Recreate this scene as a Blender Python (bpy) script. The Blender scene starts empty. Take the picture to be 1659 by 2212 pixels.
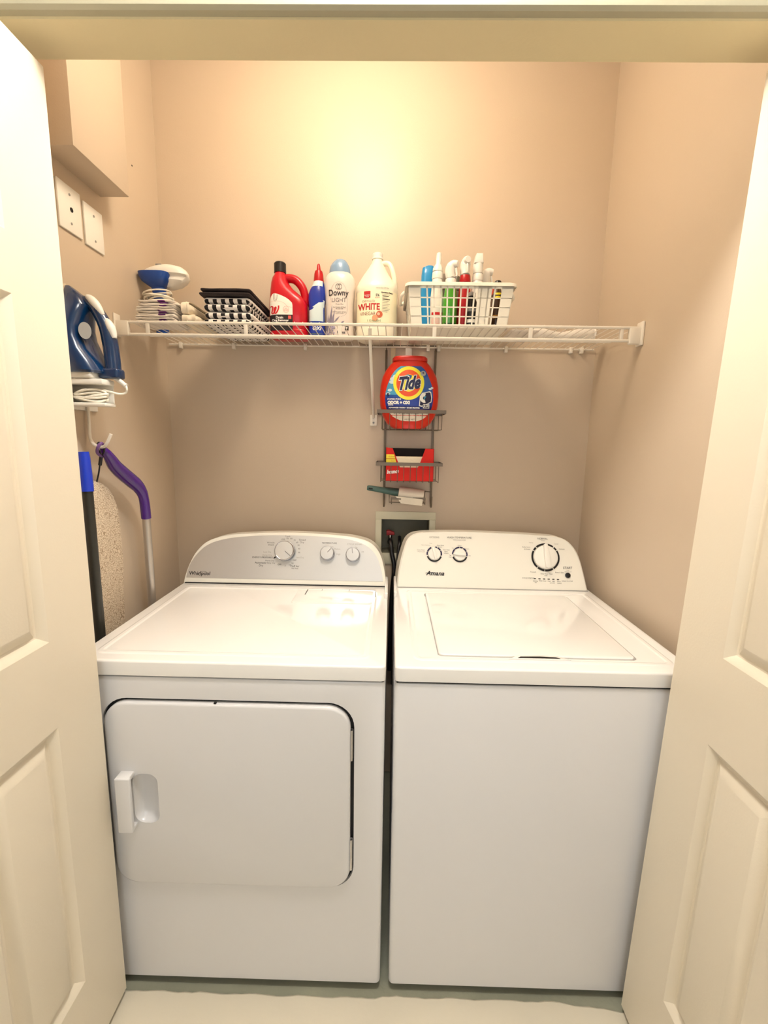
import bpy, bmesh, math, random
from mathutils import Vector, Matrix
from mathutils.geometry import tessellate_polygon
random.seed(7)
S = bpy.context.scene; COL = S.collection; PI = math.pi
sin, cos, rad = math.sin, math.cos, math.radians

# ------------------------------------------------------------ camera, world, lights, exposure
CF, CP, CY, CR, CH = 956.1176, .1562, -.0142, -.0166, 1.4264
cam_d = bpy.data.cameras.new('camera'); cam = bpy.data.objects.new('camera', cam_d); COL.objects.link(cam)
fw = Vector((sin(CY)*cos(CP), cos(CY)*cos(CP), -sin(CP))); rt = Vector((cos(CY), -sin(CY), 0)); dn = fw.cross(rt)
r2 = rt*cos(CR) + dn*sin(CR); d2 = dn*cos(CR) - rt*sin(CR)
m = Matrix((r2, -d2, -fw)).transposed().to_4x4(); m.translation = (0, 0, CH); cam.matrix_world = m
cam_d.sensor_fit = 'HORIZONTAL'; cam_d.sensor_width = 36; cam_d.lens = 36*CF/1659; cam_d.clip_start = .02
S.camera = cam
w = bpy.data.worlds.new('world'); S.world = w; w.use_nodes = True
w.node_tree.nodes['Background'].inputs[0].default_value = (.9, .92, 1, 1); w.node_tree.nodes['Background'].inputs[1].default_value = .02
S.view_settings.view_transform = 'Standard'; S.view_settings.look = 'None'; S.view_settings.exposure = 0.5
S.view_settings.gamma = 1; S.view_settings.use_curve_mapping = False
def lamp(name, typ, loc, power, color, size=.1, target=None, size_y=None):
    l = bpy.data.lights.new(name, typ); l.energy = power; l.color = color
    if typ == 'AREA':
        l.size = size
        if size_y: l.shape = 'RECTANGLE'; l.size_y = size_y
    else: l.shadow_soft_size = size
    o = bpy.data.objects.new(name, l); COL.objects.link(o); o.location = loc
    if target is not None: o.rotation_euler = (Vector(target)-Vector(loc)).to_track_quat('-Z', 'Y').to_euler()
    return o
lamp('closet_ceiling_lamp', 'POINT', (-.13, 1.10, 2.62), 14, (1, .88, .72), .12)
lamp('room_ceiling_lamp', 'POINT', (.0, .57, 2.60), 40, (1, .97, .93), .09)
lamp('room_fill_light', 'AREA', (.0, -2.3, 1.5), 13, (.76, .87, 1), 1.5, (0, 1, 1.1), 1.7)  # added cool fill to brighten the machine fronts, not an actual window

# ------------------------------------------------------------ materials
def lin(c): return tuple((x/255/12.92 if x/255 <= .04045 else ((x/255+.055)/1.055)**2.4) for x in c) + (1,)
MC = {}
def M(name, c, rough=.5, metal=0, bump=0, bscale=300, spec=.5, coat=0, trans=0, var=0, alpha=1, sub=0):
    if name in MC: return MC[name]
    mt = bpy.data.materials.new(name); mt.use_nodes = True; nt = mt.node_tree; b = nt.nodes['Principled BSDF']
    b.inputs['Base Color'].default_value = lin(c); b.inputs['Roughness'].default_value = rough; b.inputs['Metallic'].default_value = metal
    b.inputs['Specular IOR Level'].default_value = spec; b.inputs['Coat Weight'].default_value = coat
    b.inputs['Transmission Weight'].default_value = trans
    tc = nt.nodes.new('ShaderNodeTexCoord')
    n = nt.nodes.new('ShaderNodeTexNoise'); n.inputs['Scale'].default_value = bscale; nt.links.new(tc.outputs['Object'], n.inputs['Vector'])
    if bump:
        bp = nt.nodes.new('ShaderNodeBump'); bp.inputs['Strength'].default_value = bump; bp.inputs['Distance'].default_value = .002
        nt.links.new(n.outputs[0], bp.inputs['Height']); nt.links.new(bp.outputs[0], b.inputs['Normal'])
    mx = nt.nodes.new('ShaderNodeMix'); mx.data_type = 'RGBA'; mx.inputs[6].default_value = lin(c)
    mx.inputs[7].default_value = lin(tuple(x*(1-var) for x in c))
    n2 = nt.nodes.new('ShaderNodeTexNoise'); n2.inputs['Scale'].default_value = 3.5; nt.links.new(tc.outputs['Object'], n2.inputs['Vector'])
    nt.links.new(n2.outputs[0], mx.inputs[0]); nt.links.new(mx.outputs[2], b.inputs['Base Color'])
    MC[name] = mt; return mt
wall_m = M('wall_paint', (206, 188, 165), .42, bump=.12, bscale=260, spec=.45, var=.03)
trim_m = M('trim_paint', (174, 168, 144), .38, bump=.08, bscale=200, var=.03)
jamb_m = M('jamb_paint', (224, 210, 170), .5, bump=.12, bscale=180, var=.05)
door_m = M('door_paint', (230, 219, 198), .42, bump=.10, bscale=220, var=.02)
floor_m = M('floor_vinyl', (226, 216, 194), .6, bump=.15, bscale=90, var=.06)
slab_m = M('slab_concrete', (172, 172, 150), .85, bump=.7, bscale=60, var=.35)
ceil_m = M('ceiling_paint', (235, 230, 220), .8)
appl_m = M('appliance_enamel', (222, 220, 219), .28, spec=.5, coat=.3)
top_m = M('appliance_top_enamel', (240, 237, 232), .16, coat=.5)
cons_m = M('console_plastic', (238, 234, 222), .3)
silver_m = M('console_silver', (218, 216, 213), .4, metal=.8)
dark_m = M('dark_gap', (12, 11, 12), .7)
black_m = M('black_plastic', (18, 17, 20), .35)
navy_m = M('navy_print', (36, 30, 70), .5)
ink_m = M('grey_print', (96, 92, 88), .6)
inkl_m = M('light_grey_print', (165, 160, 150), .6)
chrome_m = M('chrome', (200, 200, 205), .15, metal=1)
wire_m = M('white_coated_wire', (236, 228, 214), .35, coat=.2)
white_m = M('white_plastic', (240, 236, 226), .35)
cream_m = M('cream_plastic', (246, 240, 224), .4)
red_m = M('red_plastic', (190, 12, 32), .3, coat=.15, spec=.35)
dred_m = M('dark_red_plastic', (180, 12, 22), .35)
orange_m = M('orange_red_plastic', (212, 42, 16), .35, coat=.1, spec=.35)
blue_m = M('blue_plastic', (16, 50, 160), .3, coat=.3)
bronze_m = M('bronze_metal', (112, 98, 82), .4, metal=.4)
iron_m = M('iron_blue', (5, 44, 84), .22, coat=.5)
iron2_m = M('iron_dark_navy', (10, 20, 66), .3)
purple_m = M('purple_plastic', (66, 18, 120), .25, coat=.4)
lilac_m = M('lilac_rubber', (110, 74, 130), .45)
alu_m = M('brushed_aluminium', (196, 190, 182), .32, metal=.8)
grey_m = M('grey_plastic', (150, 148, 144), .4)

def checker(name, c1, c2, scale, off=(0, 0, 0)):
    mt = M(name, c1, .9, bump=.4, bscale=500); nt = mt.node_tree; b = nt.nodes['Principled BSDF']
    tc = nt.nodes.new('ShaderNodeTexCoord'); mp = nt.nodes.new('ShaderNodeMapping'); mp.inputs['Location'].default_value = off
    mp.inputs['Scale'].default_value = scale; nt.links.new(tc.outputs['Object'], mp.inputs[0])
    sx = nt.nodes.new('ShaderNodeSeparateXYZ'); nt.links.new(mp.outputs[0], sx.inputs[0])
    def stripe(o):
        f = nt.nodes.new('ShaderNodeMath'); f.operation = 'FRACT'; nt.links.new(o, f.inputs[0])
        g = nt.nodes.new('ShaderNodeMath'); g.operation = 'GREATER_THAN'; g.inputs[1].default_value = .5; nt.links.new(f.outputs[0], g.inputs[0]); return g.outputs[0]
    ad = nt.nodes.new('ShaderNodeMath'); ad.operation = 'ADD'; nt.links.new(sx.outputs[1], ad.inputs[0]); nt.links.new(sx.outputs[2], ad.inputs[1])
    mu = nt.nodes.new('ShaderNodeMath'); mu.operation = 'MULTIPLY'; nt.links.new(stripe(sx.outputs[0]), mu.inputs[0]); nt.links.new(stripe(ad.outputs[0]), mu.inputs[1])
    mx = nt.nodes.new('ShaderNodeMix'); mx.data_type = 'RGBA'; mx.inputs[6].default_value = lin(c1); mx.inputs[7].default_value = lin(c2)
    nt.links.new(mu.outputs[0], mx.inputs[0]); nt.links.new(mx.outputs[2], b.inputs['Base Color']); return mt
check_m = checker('checked_cotton', (238, 232, 226), (26, 24, 28), (38, 38, 44), (.1, 0, .915))

def board_mat():
    mt = M('patterned_board_cover', (220, 206, 186), .85, bump=.5, bscale=400); nt = mt.node_tree; b = nt.nodes['Principled BSDF']
    tc = nt.nodes.new('ShaderNodeTexCoord'); n = nt.nodes.new('ShaderNodeTexNoise'); n.inputs['Scale'].default_value = 22
    mxv = nt.nodes.new('ShaderNodeVectorMath'); mxv.operation = 'MULTIPLY_ADD'; mxv.inputs[1].default_value = (.04, .04, .04)
    nt.links.new(tc.outputs['Object'], n.inputs['Vector']); nt.links.new(n.outputs[1], mxv.inputs[0]); nt.links.new(tc.outputs['Object'], mxv.inputs[2])
    v = nt.nodes.new('ShaderNodeTexVoronoi'); v.feature = 'DISTANCE_TO_EDGE'; v.inputs['Scale'].default_value = 165; nt.links.new(mxv.outputs[0], v.inputs['Vector'])
    cr = nt.nodes.new('ShaderNodeValToRGB'); cr.color_ramp.elements[0].position = .03; cr.color_ramp.elements[1].position = .1
    cr.color_ramp.elements[0].color = lin((158, 134, 106)); cr.color_ramp.elements[1].color = lin((222, 206, 182))
    nt.links.new(v.outputs[0], cr.inputs[0]); nt.links.new(cr.outputs[0], b.inputs['Base Color']); return mt
board_m = board_mat()
def grad_mat(name, stops, z0, z1, rough=.35):      # colour bands along the height of one moulded / printed thing
    mt = M(name, stops[0][1], rough, coat=.2); nt = mt.node_tree; b = nt.nodes['Principled BSDF']
    tc = nt.nodes.new('ShaderNodeTexCoord'); sx = nt.nodes.new('ShaderNodeSeparateXYZ'); nt.links.new(tc.outputs['Object'], sx.inputs[0])
    mr = nt.nodes.new('ShaderNodeMapRange'); mr.inputs[1].default_value = z0; mr.inputs[2].default_value = z1; nt.links.new(sx.outputs[2], mr.inputs[0])
    cr = nt.nodes.new('ShaderNodeValToRGB'); e = cr.color_ramp.elements
    while len(e) < len(stops): e.new(.5)
    for k, (p, c) in enumerate(stops): e[k].position = p; e[k].color = lin(c)
    nt.links.new(mr.outputs[0], cr.inputs[0]); nt.links.new(cr.outputs[0], b.inputs['Base Color']); return mt

# ------------------------------------------------------------ mesh building
class MB:
    def __init__(s): s.v = []; s.f = []; s.mi = []; s.mats = []
    def add(s, vs, fs, mat):
        if mat not in s.mats: s.mats.append(mat)
        k = s.mats.index(mat); n = len(s.v)
        s.v += [Vector(p) for p in vs]
        for f in fs: s.f.append([i+n for i in f]); s.mi.append(k)
        return s
    def bm(s, b, mat, mx=None):
        if mx: b.transform(mx)
        b.verts.index_update(); b.verts.ensure_lookup_table()
        s.add([v.co.copy() for v in b.verts], [[v.index for v in f.verts] for f in b.faces], mat); b.free(); return s
    def box(s, x0, x1, y0, y1, z0, z1, mat, bev=0, seg=2, mx=None):
        b = bmesh.new(); bmesh.ops.create_cube(b, size=1)
        for v in b.verts: v.co = Vector(((x0+x1)/2+v.co.x*(x1-x0), (y0+y1)/2+v.co.y*(y1-y0), (z0+z1)/2+v.co.z*(z1-z0)))
        if bev: bmesh.ops.bevel(b, geom=list(b.edges), offset=bev, segments=seg, profile=.5, affect='EDGES')
        return s.bm(b, mat, mx)
    def prism(s, pts, M4, depth, mat, bev=0, seg=2):     # outline pts in local xy, extruded along -local z (depth), M4 places it
        b = bmesh.new(); vs = [b.verts.new((p[0], p[1], 0)) for p in pts]; f = b.faces.new(vs)
        if f.normal.z < 0: f.normal_flip()
        r = bmesh.ops.extrude_face_region(b, geom=[f]); nv = [g for g in r['geom'] if isinstance(g, bmesh.types.BMVert)]
        bmesh.ops.translate(b, verts=nv, vec=(0, 0, -depth)); bmesh.ops.recalc_face_normals(b, faces=b.faces)
        if bev:
            es = [e for e in b.edges if abs(e.verts[0].co.z) < 1e-6 and abs(e.verts[1].co.z) < 1e-6]
            bmesh.ops.bevel(b, geom=es, offset=bev, segments=seg, profile=.5, affect='EDGES')
        return s.bm(b, mat, M4)
    def tube(s, pts, r, mat, n=10, closed=False, rs=None, flat=1):
        pts = [Vector(p) for p in pts]; k = len(pts); vs = []; fs = []; up = None
        for i, p in enumerate(pts):
            a = pts[(i-1) % k] if (closed or i) else p; c = pts[(i+1) % k] if (closed or i < k-1) else p
            t = (c-a).normalized()
            if up is None:
                up = t.orthogonal().normalized()
            up = (up - t*up.dot(t)).normalized(); sd = t.cross(up); rr = rs[i] if rs else r
            for j in range(n):
                a_ = 2*PI*j/n; vs.append(p + up*cos(a_)*rr + sd*sin(a_)*rr*flat)
        m_ = k if closed else k-1
        for i in range(m_):
            for j in range(n):
                a0 = i*n+j; a1 = i*n+(j+1) % n; b0 = ((i+1) % k)*n+j; b1 = ((i+1) % k)*n+(j+1) % n; fs.append([a0, a1, b1, b0])
        if not closed: fs.append(list(range(n))[::-1]); fs.append([(k-1)*n+j for j in range(n)])
        return s.add(vs, fs, mat)
    def lathe(s, prof, origin, axis, mat, n=24, sx=1, sy=1):   # prof: (radius, height)
        q = Vector(axis).to_track_quat('Z', 'Y').to_matrix(); o = Vector(origin); vs = []; fs = []; k = len(prof)
        for (r, h) in prof:
            for j in range(n):
                a = 2*PI*j/n; vs.append(o + q @ Vector((r*cos(a)*sx, r*sin(a)*sy, h)))
        for i in range(k-1):
            for j in range(n): fs.append([i*n+j, i*n+(j+1) % n, (i+1)*n+(j+1) % n, (i+1)*n+j])
        fs.append(list(range(n))[::-1]); fs.append([(k-1)*n+j for j in range(n)])
        return s.add(vs, fs, mat)
    def loft(s, secs, mat, n=32):       # secs: (z, cx, cy, rx, ry, e)
        vs = []; fs = []; k = len(secs)
        for (z, cx, cy, rx, ry, e) in secs:
            for j in range(n):
                a = 2*PI*j/n; c = cos(a); d = sin(a)
                vs.append((cx + rx*math.copysign(abs(c)**(2/e), c), cy + ry*math.copysign(abs(d)**(2/e), d), z))
        for i in range(k-1):
            for j in range(n): fs.append([i*n+j, i*n+(j+1) % n, (i+1)*n+(j+1) % n, (i+1)*n+j])
        fs.append(list(range(n))[::-1]); fs.append([(k-1)*n+j for j in range(n)])
        return s.add(vs, fs, mat)
    def text(s, body, size, M4, mat, align='CENTER', shear=0, bold=0, sx=1, fn=None, space=1):
        vs, fs = text2d(body, size, align, shear, bold, space, bool(fn) and size > .012)
        vs = [(p[0]*sx, p[1]) for p in vs]
        if fn: return s.add([fn(p[0], p[1]) for p in vs], fs, mat)
        return s.add([M4 @ Vector((p[0], p[1], 0)) for p in vs], fs, mat)
    def poly(s, pts, fn, mat):
        t = tessellate_polygon([[Vector((p[0], p[1], 0)) for p in pts]]); return s.add([fn(*p) for p in pts], [list(f) for f in t], mat)
    def strip(s, rows, fn, mat, nx=14):   # rows: (v, u_left, u_right) on a surface fn(u, v)
        vs = []; fs = []
        for (v, a, b_) in rows:
            for j in range(nx+1): vs.append(fn(a+(b_-a)*j/nx, v))
        for i in range(len(rows)-1):
            for j in range(nx): q = i*(nx+1)+j; fs.append([q, q+1, q+nx+2, q+nx+1])
        return s.add(vs, fs, mat)
    def ring(s, cx, cy, r0, r1, a0, a1, fn, mat, n=24, ex=1):
        vs = []; fs = []
        for j in range(n+1):
            a = rad(a0+(a1-a0)*j/n); vs += [fn(cx+r0*cos(a), cy+r0*sin(a)*ex), fn(cx+r1*cos(a), cy+r1*sin(a)*ex)]
        for j in range(n): fs.append([2*j, 2*j+1, 2*j+3, 2*j+2])
        return s.add(vs, fs, mat)
    def build(s, name, parent=None, loc=None, smooth=35, fix=False):
        base = wloc(parent) if parent else Vector(loc if loc else (0, 0, 0))
        me = bpy.data.meshes.new(name); me.from_pydata([p-base for p in s.v], [], s.f)
        for m_ in s.mats: me.materials.append(m_)
        me.polygons.foreach_set('material_index', s.mi)
        if fix:
            b = bmesh.new(); b.from_mesh(me); bmesh.ops.remove_doubles(b, verts=b.verts, dist=1e-6); bmesh.ops.recalc_face_normals(b, faces=b.faces); b.to_mesh(me); b.free()
        me.validate(); me.update()
        if smooth: me.polygons.foreach_set('use_smooth', [True]*len(me.polygons)); me.set_sharp_from_angle(angle=rad(smooth))
        o = bpy.data.objects.new(name, me); COL.objects.link(o)
        if parent: o.parent = parent
        else: o.location = base
        return o
def wloc(o):
    v = Vector((0, 0, 0))
    while o: v += o.location; o = o.parent
    return v
TC = {}
def text2d(body, size, align, shear, bold, space, sub=False):
    key = (body, align, shear, round(bold/size, 4), space, sub)
    if key not in TC:
        c = bpy.data.curves.new('t', 'FONT'); c.body = body; c.size = 1; c.align_x = align; c.align_y = 'CENTER'; c.shear = shear
        c.offset = bold/size; c.space_character = space; c.resolution_u = 3; c.space_line = .8
        o = bpy.data.objects.new('t', c); COL.objects.link(o); bpy.context.view_layer.update()
        me = bpy.data.meshes.new_from_object(o.evaluated_get(bpy.context.evaluated_depsgraph_get()))
        if sub:
            b_ = bmesh.new(); b_.from_mesh(me); bmesh.ops.triangulate(b_, faces=b_.faces)
            for _ in range(3):
                es = [e for e in b_.edges if e.calc_length() > .16]
                if not es: break
                bmesh.ops.subdivide_edges(b_, edges=es, cuts=1); bmesh.ops.triangulate(b_, faces=[f for f in b_.faces if len(f.verts) > 3])
            b_.to_mesh(me); b_.free()
        TC[key] = ([tuple(v.co[:2]) for v in me.vertices], [list(p.vertices) for p in me.polygons])
        bpy.data.objects.remove(o); bpy.data.curves.remove(c); bpy.data.meshes.remove(me)
    v, f = TC[key]; return [(a*size, b*size) for a, b in v], f
def thing(name, label, cat, loc, group=None):
    o = bpy.data.objects.new(name, None); o.empty_display_size = .05; COL.objects.link(o); o.location = loc; return tag(o, label, cat, group)
def tag(o, label, cat, group=None, kind=None):
    o['label'] = label; o['category'] = cat
    if group: o['group'] = group
    if kind: o['kind'] = kind
    return o
def struct(o): o['kind'] = 'structure'; return o
def boolcut(o, cutter):
    md = o.modifiers.new('cut', 'BOOLEAN'); md.object = cutter; md.operation = 'DIFFERENCE'; md.solver = 'EXACT'
    bpy.context.view_layer.update()
    me = bpy.data.meshes.new_from_object(o.evaluated_get(bpy.context.evaluated_depsgraph_get()))
    o.modifiers.clear(); o.data = me; me.polygons.foreach_set('use_smooth', [True]*len(me.polygons)); me.set_sharp_from_angle(angle=rad(35))
    bpy.data.objects.remove(cutter)
def rrect(x0, x1, y0, y1, r, n=8):
    p = []
    for cx, cy, a in ((x1-r, y1-r, 0), (x0+r, y1-r, 90), (x0+r, y0+r, 180), (x1-r, y0+r, 270)):
        for k in range(n+1): t = rad(a+90*k/n); p.append((cx+r*cos(t), cy+r*sin(t)))
    return p
def spline(pts, n=8, closed=False):
    P = [Vector(p) for p in pts]; out = []; k = len(P)
    for i in range(k if closed else k-1):
        p0 = P[(i-1) % k] if closed or i else P[i]; p1 = P[i]; p2 = P[(i+1) % k]; p3 = P[(i+2) % k] if closed or i < k-2 else p2
        for j in range(n):
            t = j/n; out.append(.5*((2*p1)+(p2-p0)*t+(2*p0-5*p1+4*p2-p3)*t*t+(3*p1-p0-3*p2+p3)*t**3))
    if not closed: out.append(P[-1])
    return out
XZ = Matrix(((1, 0, 0, 0), (0, 0, -1, 0), (0, 1, 0, 0), (0, 0, 0, 1)))    # local xy -> world xz, local z -> -y (towards the camera)
def XZat(y): m_ = XZ.copy(); m_[1][3] = y; return m_

# ------------------------------------------------------------ room shell
XL, XR, YB, ZC = -.86, .756, 1.741, 2.72
OL, OR, YF, YI, ZH = -.765, .745, .8885, .9688, 2.147
def slab(name, *a, mat=wall_m, **k): b = MB(); b.box(*a, mat, **k); return struct(b.build(name))
# back wall with the pocket of the washer outlet box
ox0, ox1, oz0, oz1 = -.034, .157, .985, 1.124
b = MB()
for (x0, x1, z0, z1) in ((XL-.1, ox0, 0, ZC), (ox1, XR+.1, 0, ZC), (ox0, ox1, 0, oz0), (ox0, ox1, oz1, ZC)): b.box(x0, x1, YB, YB+.12, z0, z1, wall_m)
struct(b.build('wall_back', smooth=0))
slab('wall_left', XL-.1, XL, YI, YB, 0, ZC); slab('wall_right', XR, XR+.1, YI, YB, 0, ZC)
b = MB(); b.box(-2.0, OL, YF, YI, 0, 2.7, wall_m); b.box(OR, 2.0, YF, YI, 0, 2.7, wall_m); b.box(OL, OR, YF, YI, ZH+.012, 2.7, wall_m)
struct(b.build('wall_front', smooth=0))
slab('wall_room_left', -2.1, -2.0, -2.4, YI, 0, 2.7, mat=ceil_m); slab('wall_room_right', 2.0, 2.1, -2.4, YI, 0, 2.7, mat=ceil_m)
slab('wall_room_back', -2.0, 2.0, -2.5, -2.4, 0, 2.7, mat=ceil_m)
slab('ceiling', -2.1, 2.1, -2.5, YF, 2.7, 2.8, mat=ceil_m)
slab('ceiling_closet', XL-.1, XR+.1, YF, YB+.1, ZC, ZC+.1, mat=ceil_m)
slab('floor_slab', -1.0, .9, YF, YB+.1, -.05, -.004, mat=slab_m)
# finished floor with a ragged cut edge in front of the machines
b = MB(); N = 90; vs = []; fs = []
for i in range(N+1):
    x = XL-.02 + (XR-XL+.04)*i/N; e = (.941 if x < 0 else .946) + .0013*sin(i*.9)+.0012*random.uniform(-1, 1) - (.018*max(0, (x-.45)/.2) if x > .45 else 0)
    for y, z in ((-2.4, 0), (.6, 0), (e-.004, 0), (e, -.003), (e, -.006)): vs.append((x, y, z))
for i in range(N):
    for j in range(4): fs.append([i*5+j, i*5+j+1, i*5+j+6, i*5+j+5][::-1])
b.add(vs, fs, floor_m)
for xa, xb in ((-2, XL-.02), (XR+.02, 2)): b.add([(xa, -2.4, 0), (xb, -2.4, 0), (xb, YF+.05, 0), (xa, YF+.05, 0)], [[0, 1, 2, 3]], floor_m)
struct(b.build('floor', smooth=0))
# jambs, header, casing
b = MB(); b.box(OL-.005, OR+.005, YF-.001, YI+.002, ZH, ZH+.013, jamb_m); struct(b.build('trim_header_jamb', smooth=0))
b = MB(); b.box(OL-.016, OL, YF-.001, YI+.002, 0, ZH+.01, jamb_m, .001); struct(b.build('trim_left_jamb'))
b = MB(); b.box(OR, OR+.016, YF-.001, YI+.002, 0, ZH+.01, jamb_m, .001); struct(b.build('trim_right_jamb'))
def casing(name, vertical, x0, x1, z0, z1):
    b = MB()
    prof = [(0, 0), (0, -.012), (.005, -.017), (.012, -.018), (.024, -.0165), (.030, -.0135), (.034, -.0145), (.05, -.012), (.062, -.010), (.064, 0)]
    if not vertical:
        vs = []; n = len(prof)
        for x in (x0, x1): vs += [(x, YF-.001+p[1], z0+p[0]) for p in prof]
        b.add(vs, [[i, i+1, n+i+1, n+i] for i in range(n-1)] + [list(range(n)), list(range(2*n-1, n-1, -1))], trim_m)
    else:
        sg = vertical; vs = []; n = len(prof)
        for z in (z0, z1): vs += [(x0+sg*p[0], YF-.001+p[1], z) for p in prof]
        b.add(vs, [[i, i+1, n+i+1, n+i] for i in range(n-1)] + [list(range(n)), list(range(2*n-1, n-1, -1))], trim_m)
    struct(b.build(name, fix=True))
casing('trim_header_casing', 0, OL-.07, OR+.07, ZH+.004, 0); casing('trim_left_casing', -1, OL-.004, 0, 0, ZH+.004); casing('trim_right_casing', 1, OR+.004, 0, 0, ZH+.004)
# boxed duct on the left wall, and small dark nail holes
b = MB(); b.box(XL-.002, -.776, 1.172, 1.4026, 2.118, ZC, wall_m, .002); 0
struct(b.build('wall_left_soffit'))
b = MB(); b.lathe([(.003, 0), (.003, .0008)], (-.7758, 1.22, 2.36), (1, 0, 0), dark_m, 8); b.lathe([(.0025, 0), (.0025, .0008)], (XL+.0005, 1.58, 2.3), (1, 0, 0), dark_m, 8)
struct(b.build('trim_nail_holes'))

# ------------------------------------------------------------ bifold doors
def leaf_face(b, X, sg, Y1, wdt, Z0, Z1, panels, mat):
    """raised-panel face on the plane x = X whose outward normal is sg; y runs from Y1 backwards to Y1-wdt"""
    ya, yb = Y1-wdt, Y1
    P = lambda y, z, d: (X-sg*d, y, z)
    st = .132 if False else .128
    y0, y1 = ya+.10, yb-st
    ys = [ya, y0, y1, yb]; zs = [Z0]
    for (p0, p1) in panels: zs += [p0, p1]
    zs.append(Z1)
    for i in range(3):
        for j in range(len(zs)-1):
            if i == 1 and j % 2 == 1: continue
            q = [P(ys[i], zs[j], 0), P(ys[i+1], zs[j], 0), P(ys[i+1], zs[j+1], 0), P(ys[i], zs[j+1], 0)]
            b.add(q if sg > 0 else q[::-1], [[0, 1, 2, 3]], mat)
    for (p0, p1) in panels:
        rg = [(0, 0), (.002, .001), (.014, .0125), (.017, .0135), (.020, .013), (.040, .0015), (.042, .001)]
        prev = None
        for (ins, d) in rg:
            cur = [P(y0+ins, p0+ins, d), P(y1-ins, p0+ins, d), P(y1-ins, p1-ins, d), P(y0+ins, p1-ins, d)]
            if prev:
                for k in range(4):
                    q = [prev[k], prev[(k+1) % 4], cur[(k+1) % 4], cur[k]]; b.add(q if sg > 0 else q[::-1], [[0, 1, 2, 3]], mat)
            prev = cur
        b.add(prev if sg > 0 else prev[::-1], [[0, 1, 2, 3]], mat)
panels = [(.228, .849), (1.030, 1.670), (1.772, 1.985)]
def bifold(name, X, sg, tilt, label):
    root = struct(bpy.data.objects.new(name, None)); COL.objects.link(root); root.location = (X, .93, .02); root['label'] = label; root['category'] = 'door'
    R = Matrix.Translation((X, 0, .02)) @ Matrix.Rotation(tilt, 4, 'Y') @ Matrix.Translation((-X, 0, -.02))
    for k in (0, 1):
        b = MB(); xo = X-sg*.037*k; xb = xo-sg*.033
        Y1, wd, Z0, Z1 = .93, .40, .02, 2.105
        leaf_face(b, xo, sg, Y1, wd, Z0, Z1, panels, door_m); leaf_face(b, xb, -sg, Y1, wd, Z0, Z1, panels, door_m)
        q = [(xo, Y1, Z0), (xo, Y1, Z1), (xb, Y1, Z1), (xb, Y1, Z0)]; b.add(q, [[0, 1, 2, 3]], door_m)
        b.add([(x, y-wd, z) for x, y, z in q][::-1], [[0, 1, 2, 3]], door_m)
        for z in (Z0, Z1): b.add([(xo, Y1, z), (xb, Y1, z), (xb, Y1-wd, z), (xo, Y1-wd, z)], [[0, 1, 2, 3]], door_m)
        b.v = [R @ v for v in b.v]; b.build('door_leaf', root, fix=True, smooth=20)
    for z in (.35, 1.06, 1.8): b = MB(); b.box(X-sg*.06, X-sg*.01, .522, .53, z, z+.07, chrome_m); b.v = [R @ v for v in b.v]; b.build('hinge', root)
bifold('door_1', -.660, 1, 0, 'white raised-panel bifold door folded open at the left of the dryer')
bifold('door_2', .6125, -1, rad(1.55), 'white raised-panel bifold door folded open at the right of the washer')

# ------------------------------------------------------------ wall plates on the left wall
def plate(y0, y1, z0, z1, hole, label):
    r = thing('wall_plate', label, 'wall plate', (XL, (y0+y1)/2, z0), 'blank plates under the duct box')
    b = MB(); b.box(XL, XL+.006, y0, y1, z0, z1, white_m, .002); b.build('plate_body', r)
    yc = (y0+y1)/2; b = MB()
    for z in (z0+.022, z1-.022): b = MB(); b.lathe([(.003, 0), (.003, .0015), (.002, .002)], (XL+.006, yc, z), (1, 0, 0), grey_m, 10); b.build('screw', r)
    if hole: b = MB(); b.lathe([(.006, 0), (.006, .0008)], (XL+.006, yc+.004, (z0+z1)/2), (1, 0, 0), dark_m, 12); b.build('cable_hole', r)
plate(1.214, 1.300, 1.960, 2.074, True, 'white wall plate with a dark centre hole, nearer the left door')
plate(1.312, 1.392, 1.956, 2.066, False, 'plain white wall plate on the left wall, farther from the left door')

# ------------------------------------------------------------ appliances
TT = rad(22); CY0, CZ0 = 1.527, .912
def CON(off=0):
    m_ = Matrix(((1, 0, 0, 0), (0, sin(TT), -cos(TT), 0), (0, cos(TT), sin(TT), 0), (0, 0, 0, 1)))
    m_.translation = Vector((0, CY0, CZ0)) + Vector((0, -cos(TT), sin(TT)))*off; return m_
CN = Vector((0, -cos(TT), sin(TT)))
def top_panel(b, x0, x1, y0, y1, z0, z1, mat, brd, dep, rr=.03):
    b.prism(rrect(x0, x1, y0, y1, .012, 4), Matrix.Translation((0, 0, z1)), z1-z0, mat, .005, 3)
def sheet_ring(b, x0, x1, y0, y1, z, wd, dep, mat, r=.025):
    """shallow raised rim running round a worktop"""
    prev = None
    for ins, h in ((0, 0), (wd*.3, dep), (wd*.7, dep), (wd, 0)):
        cur = [(p[0], p[1], z+h) for p in rrect(x0+ins, x1-ins, y0+ins, y1-ins, max(r-ins, .004), 6)]
        if prev:
            n = len(cur)
            for k in range(n): b.add([prev[k], prev[(k+1) % n], cur[(k+1) % n], cur[k]], [[0, 1, 2, 3]], mat)
        prev = cur

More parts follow.
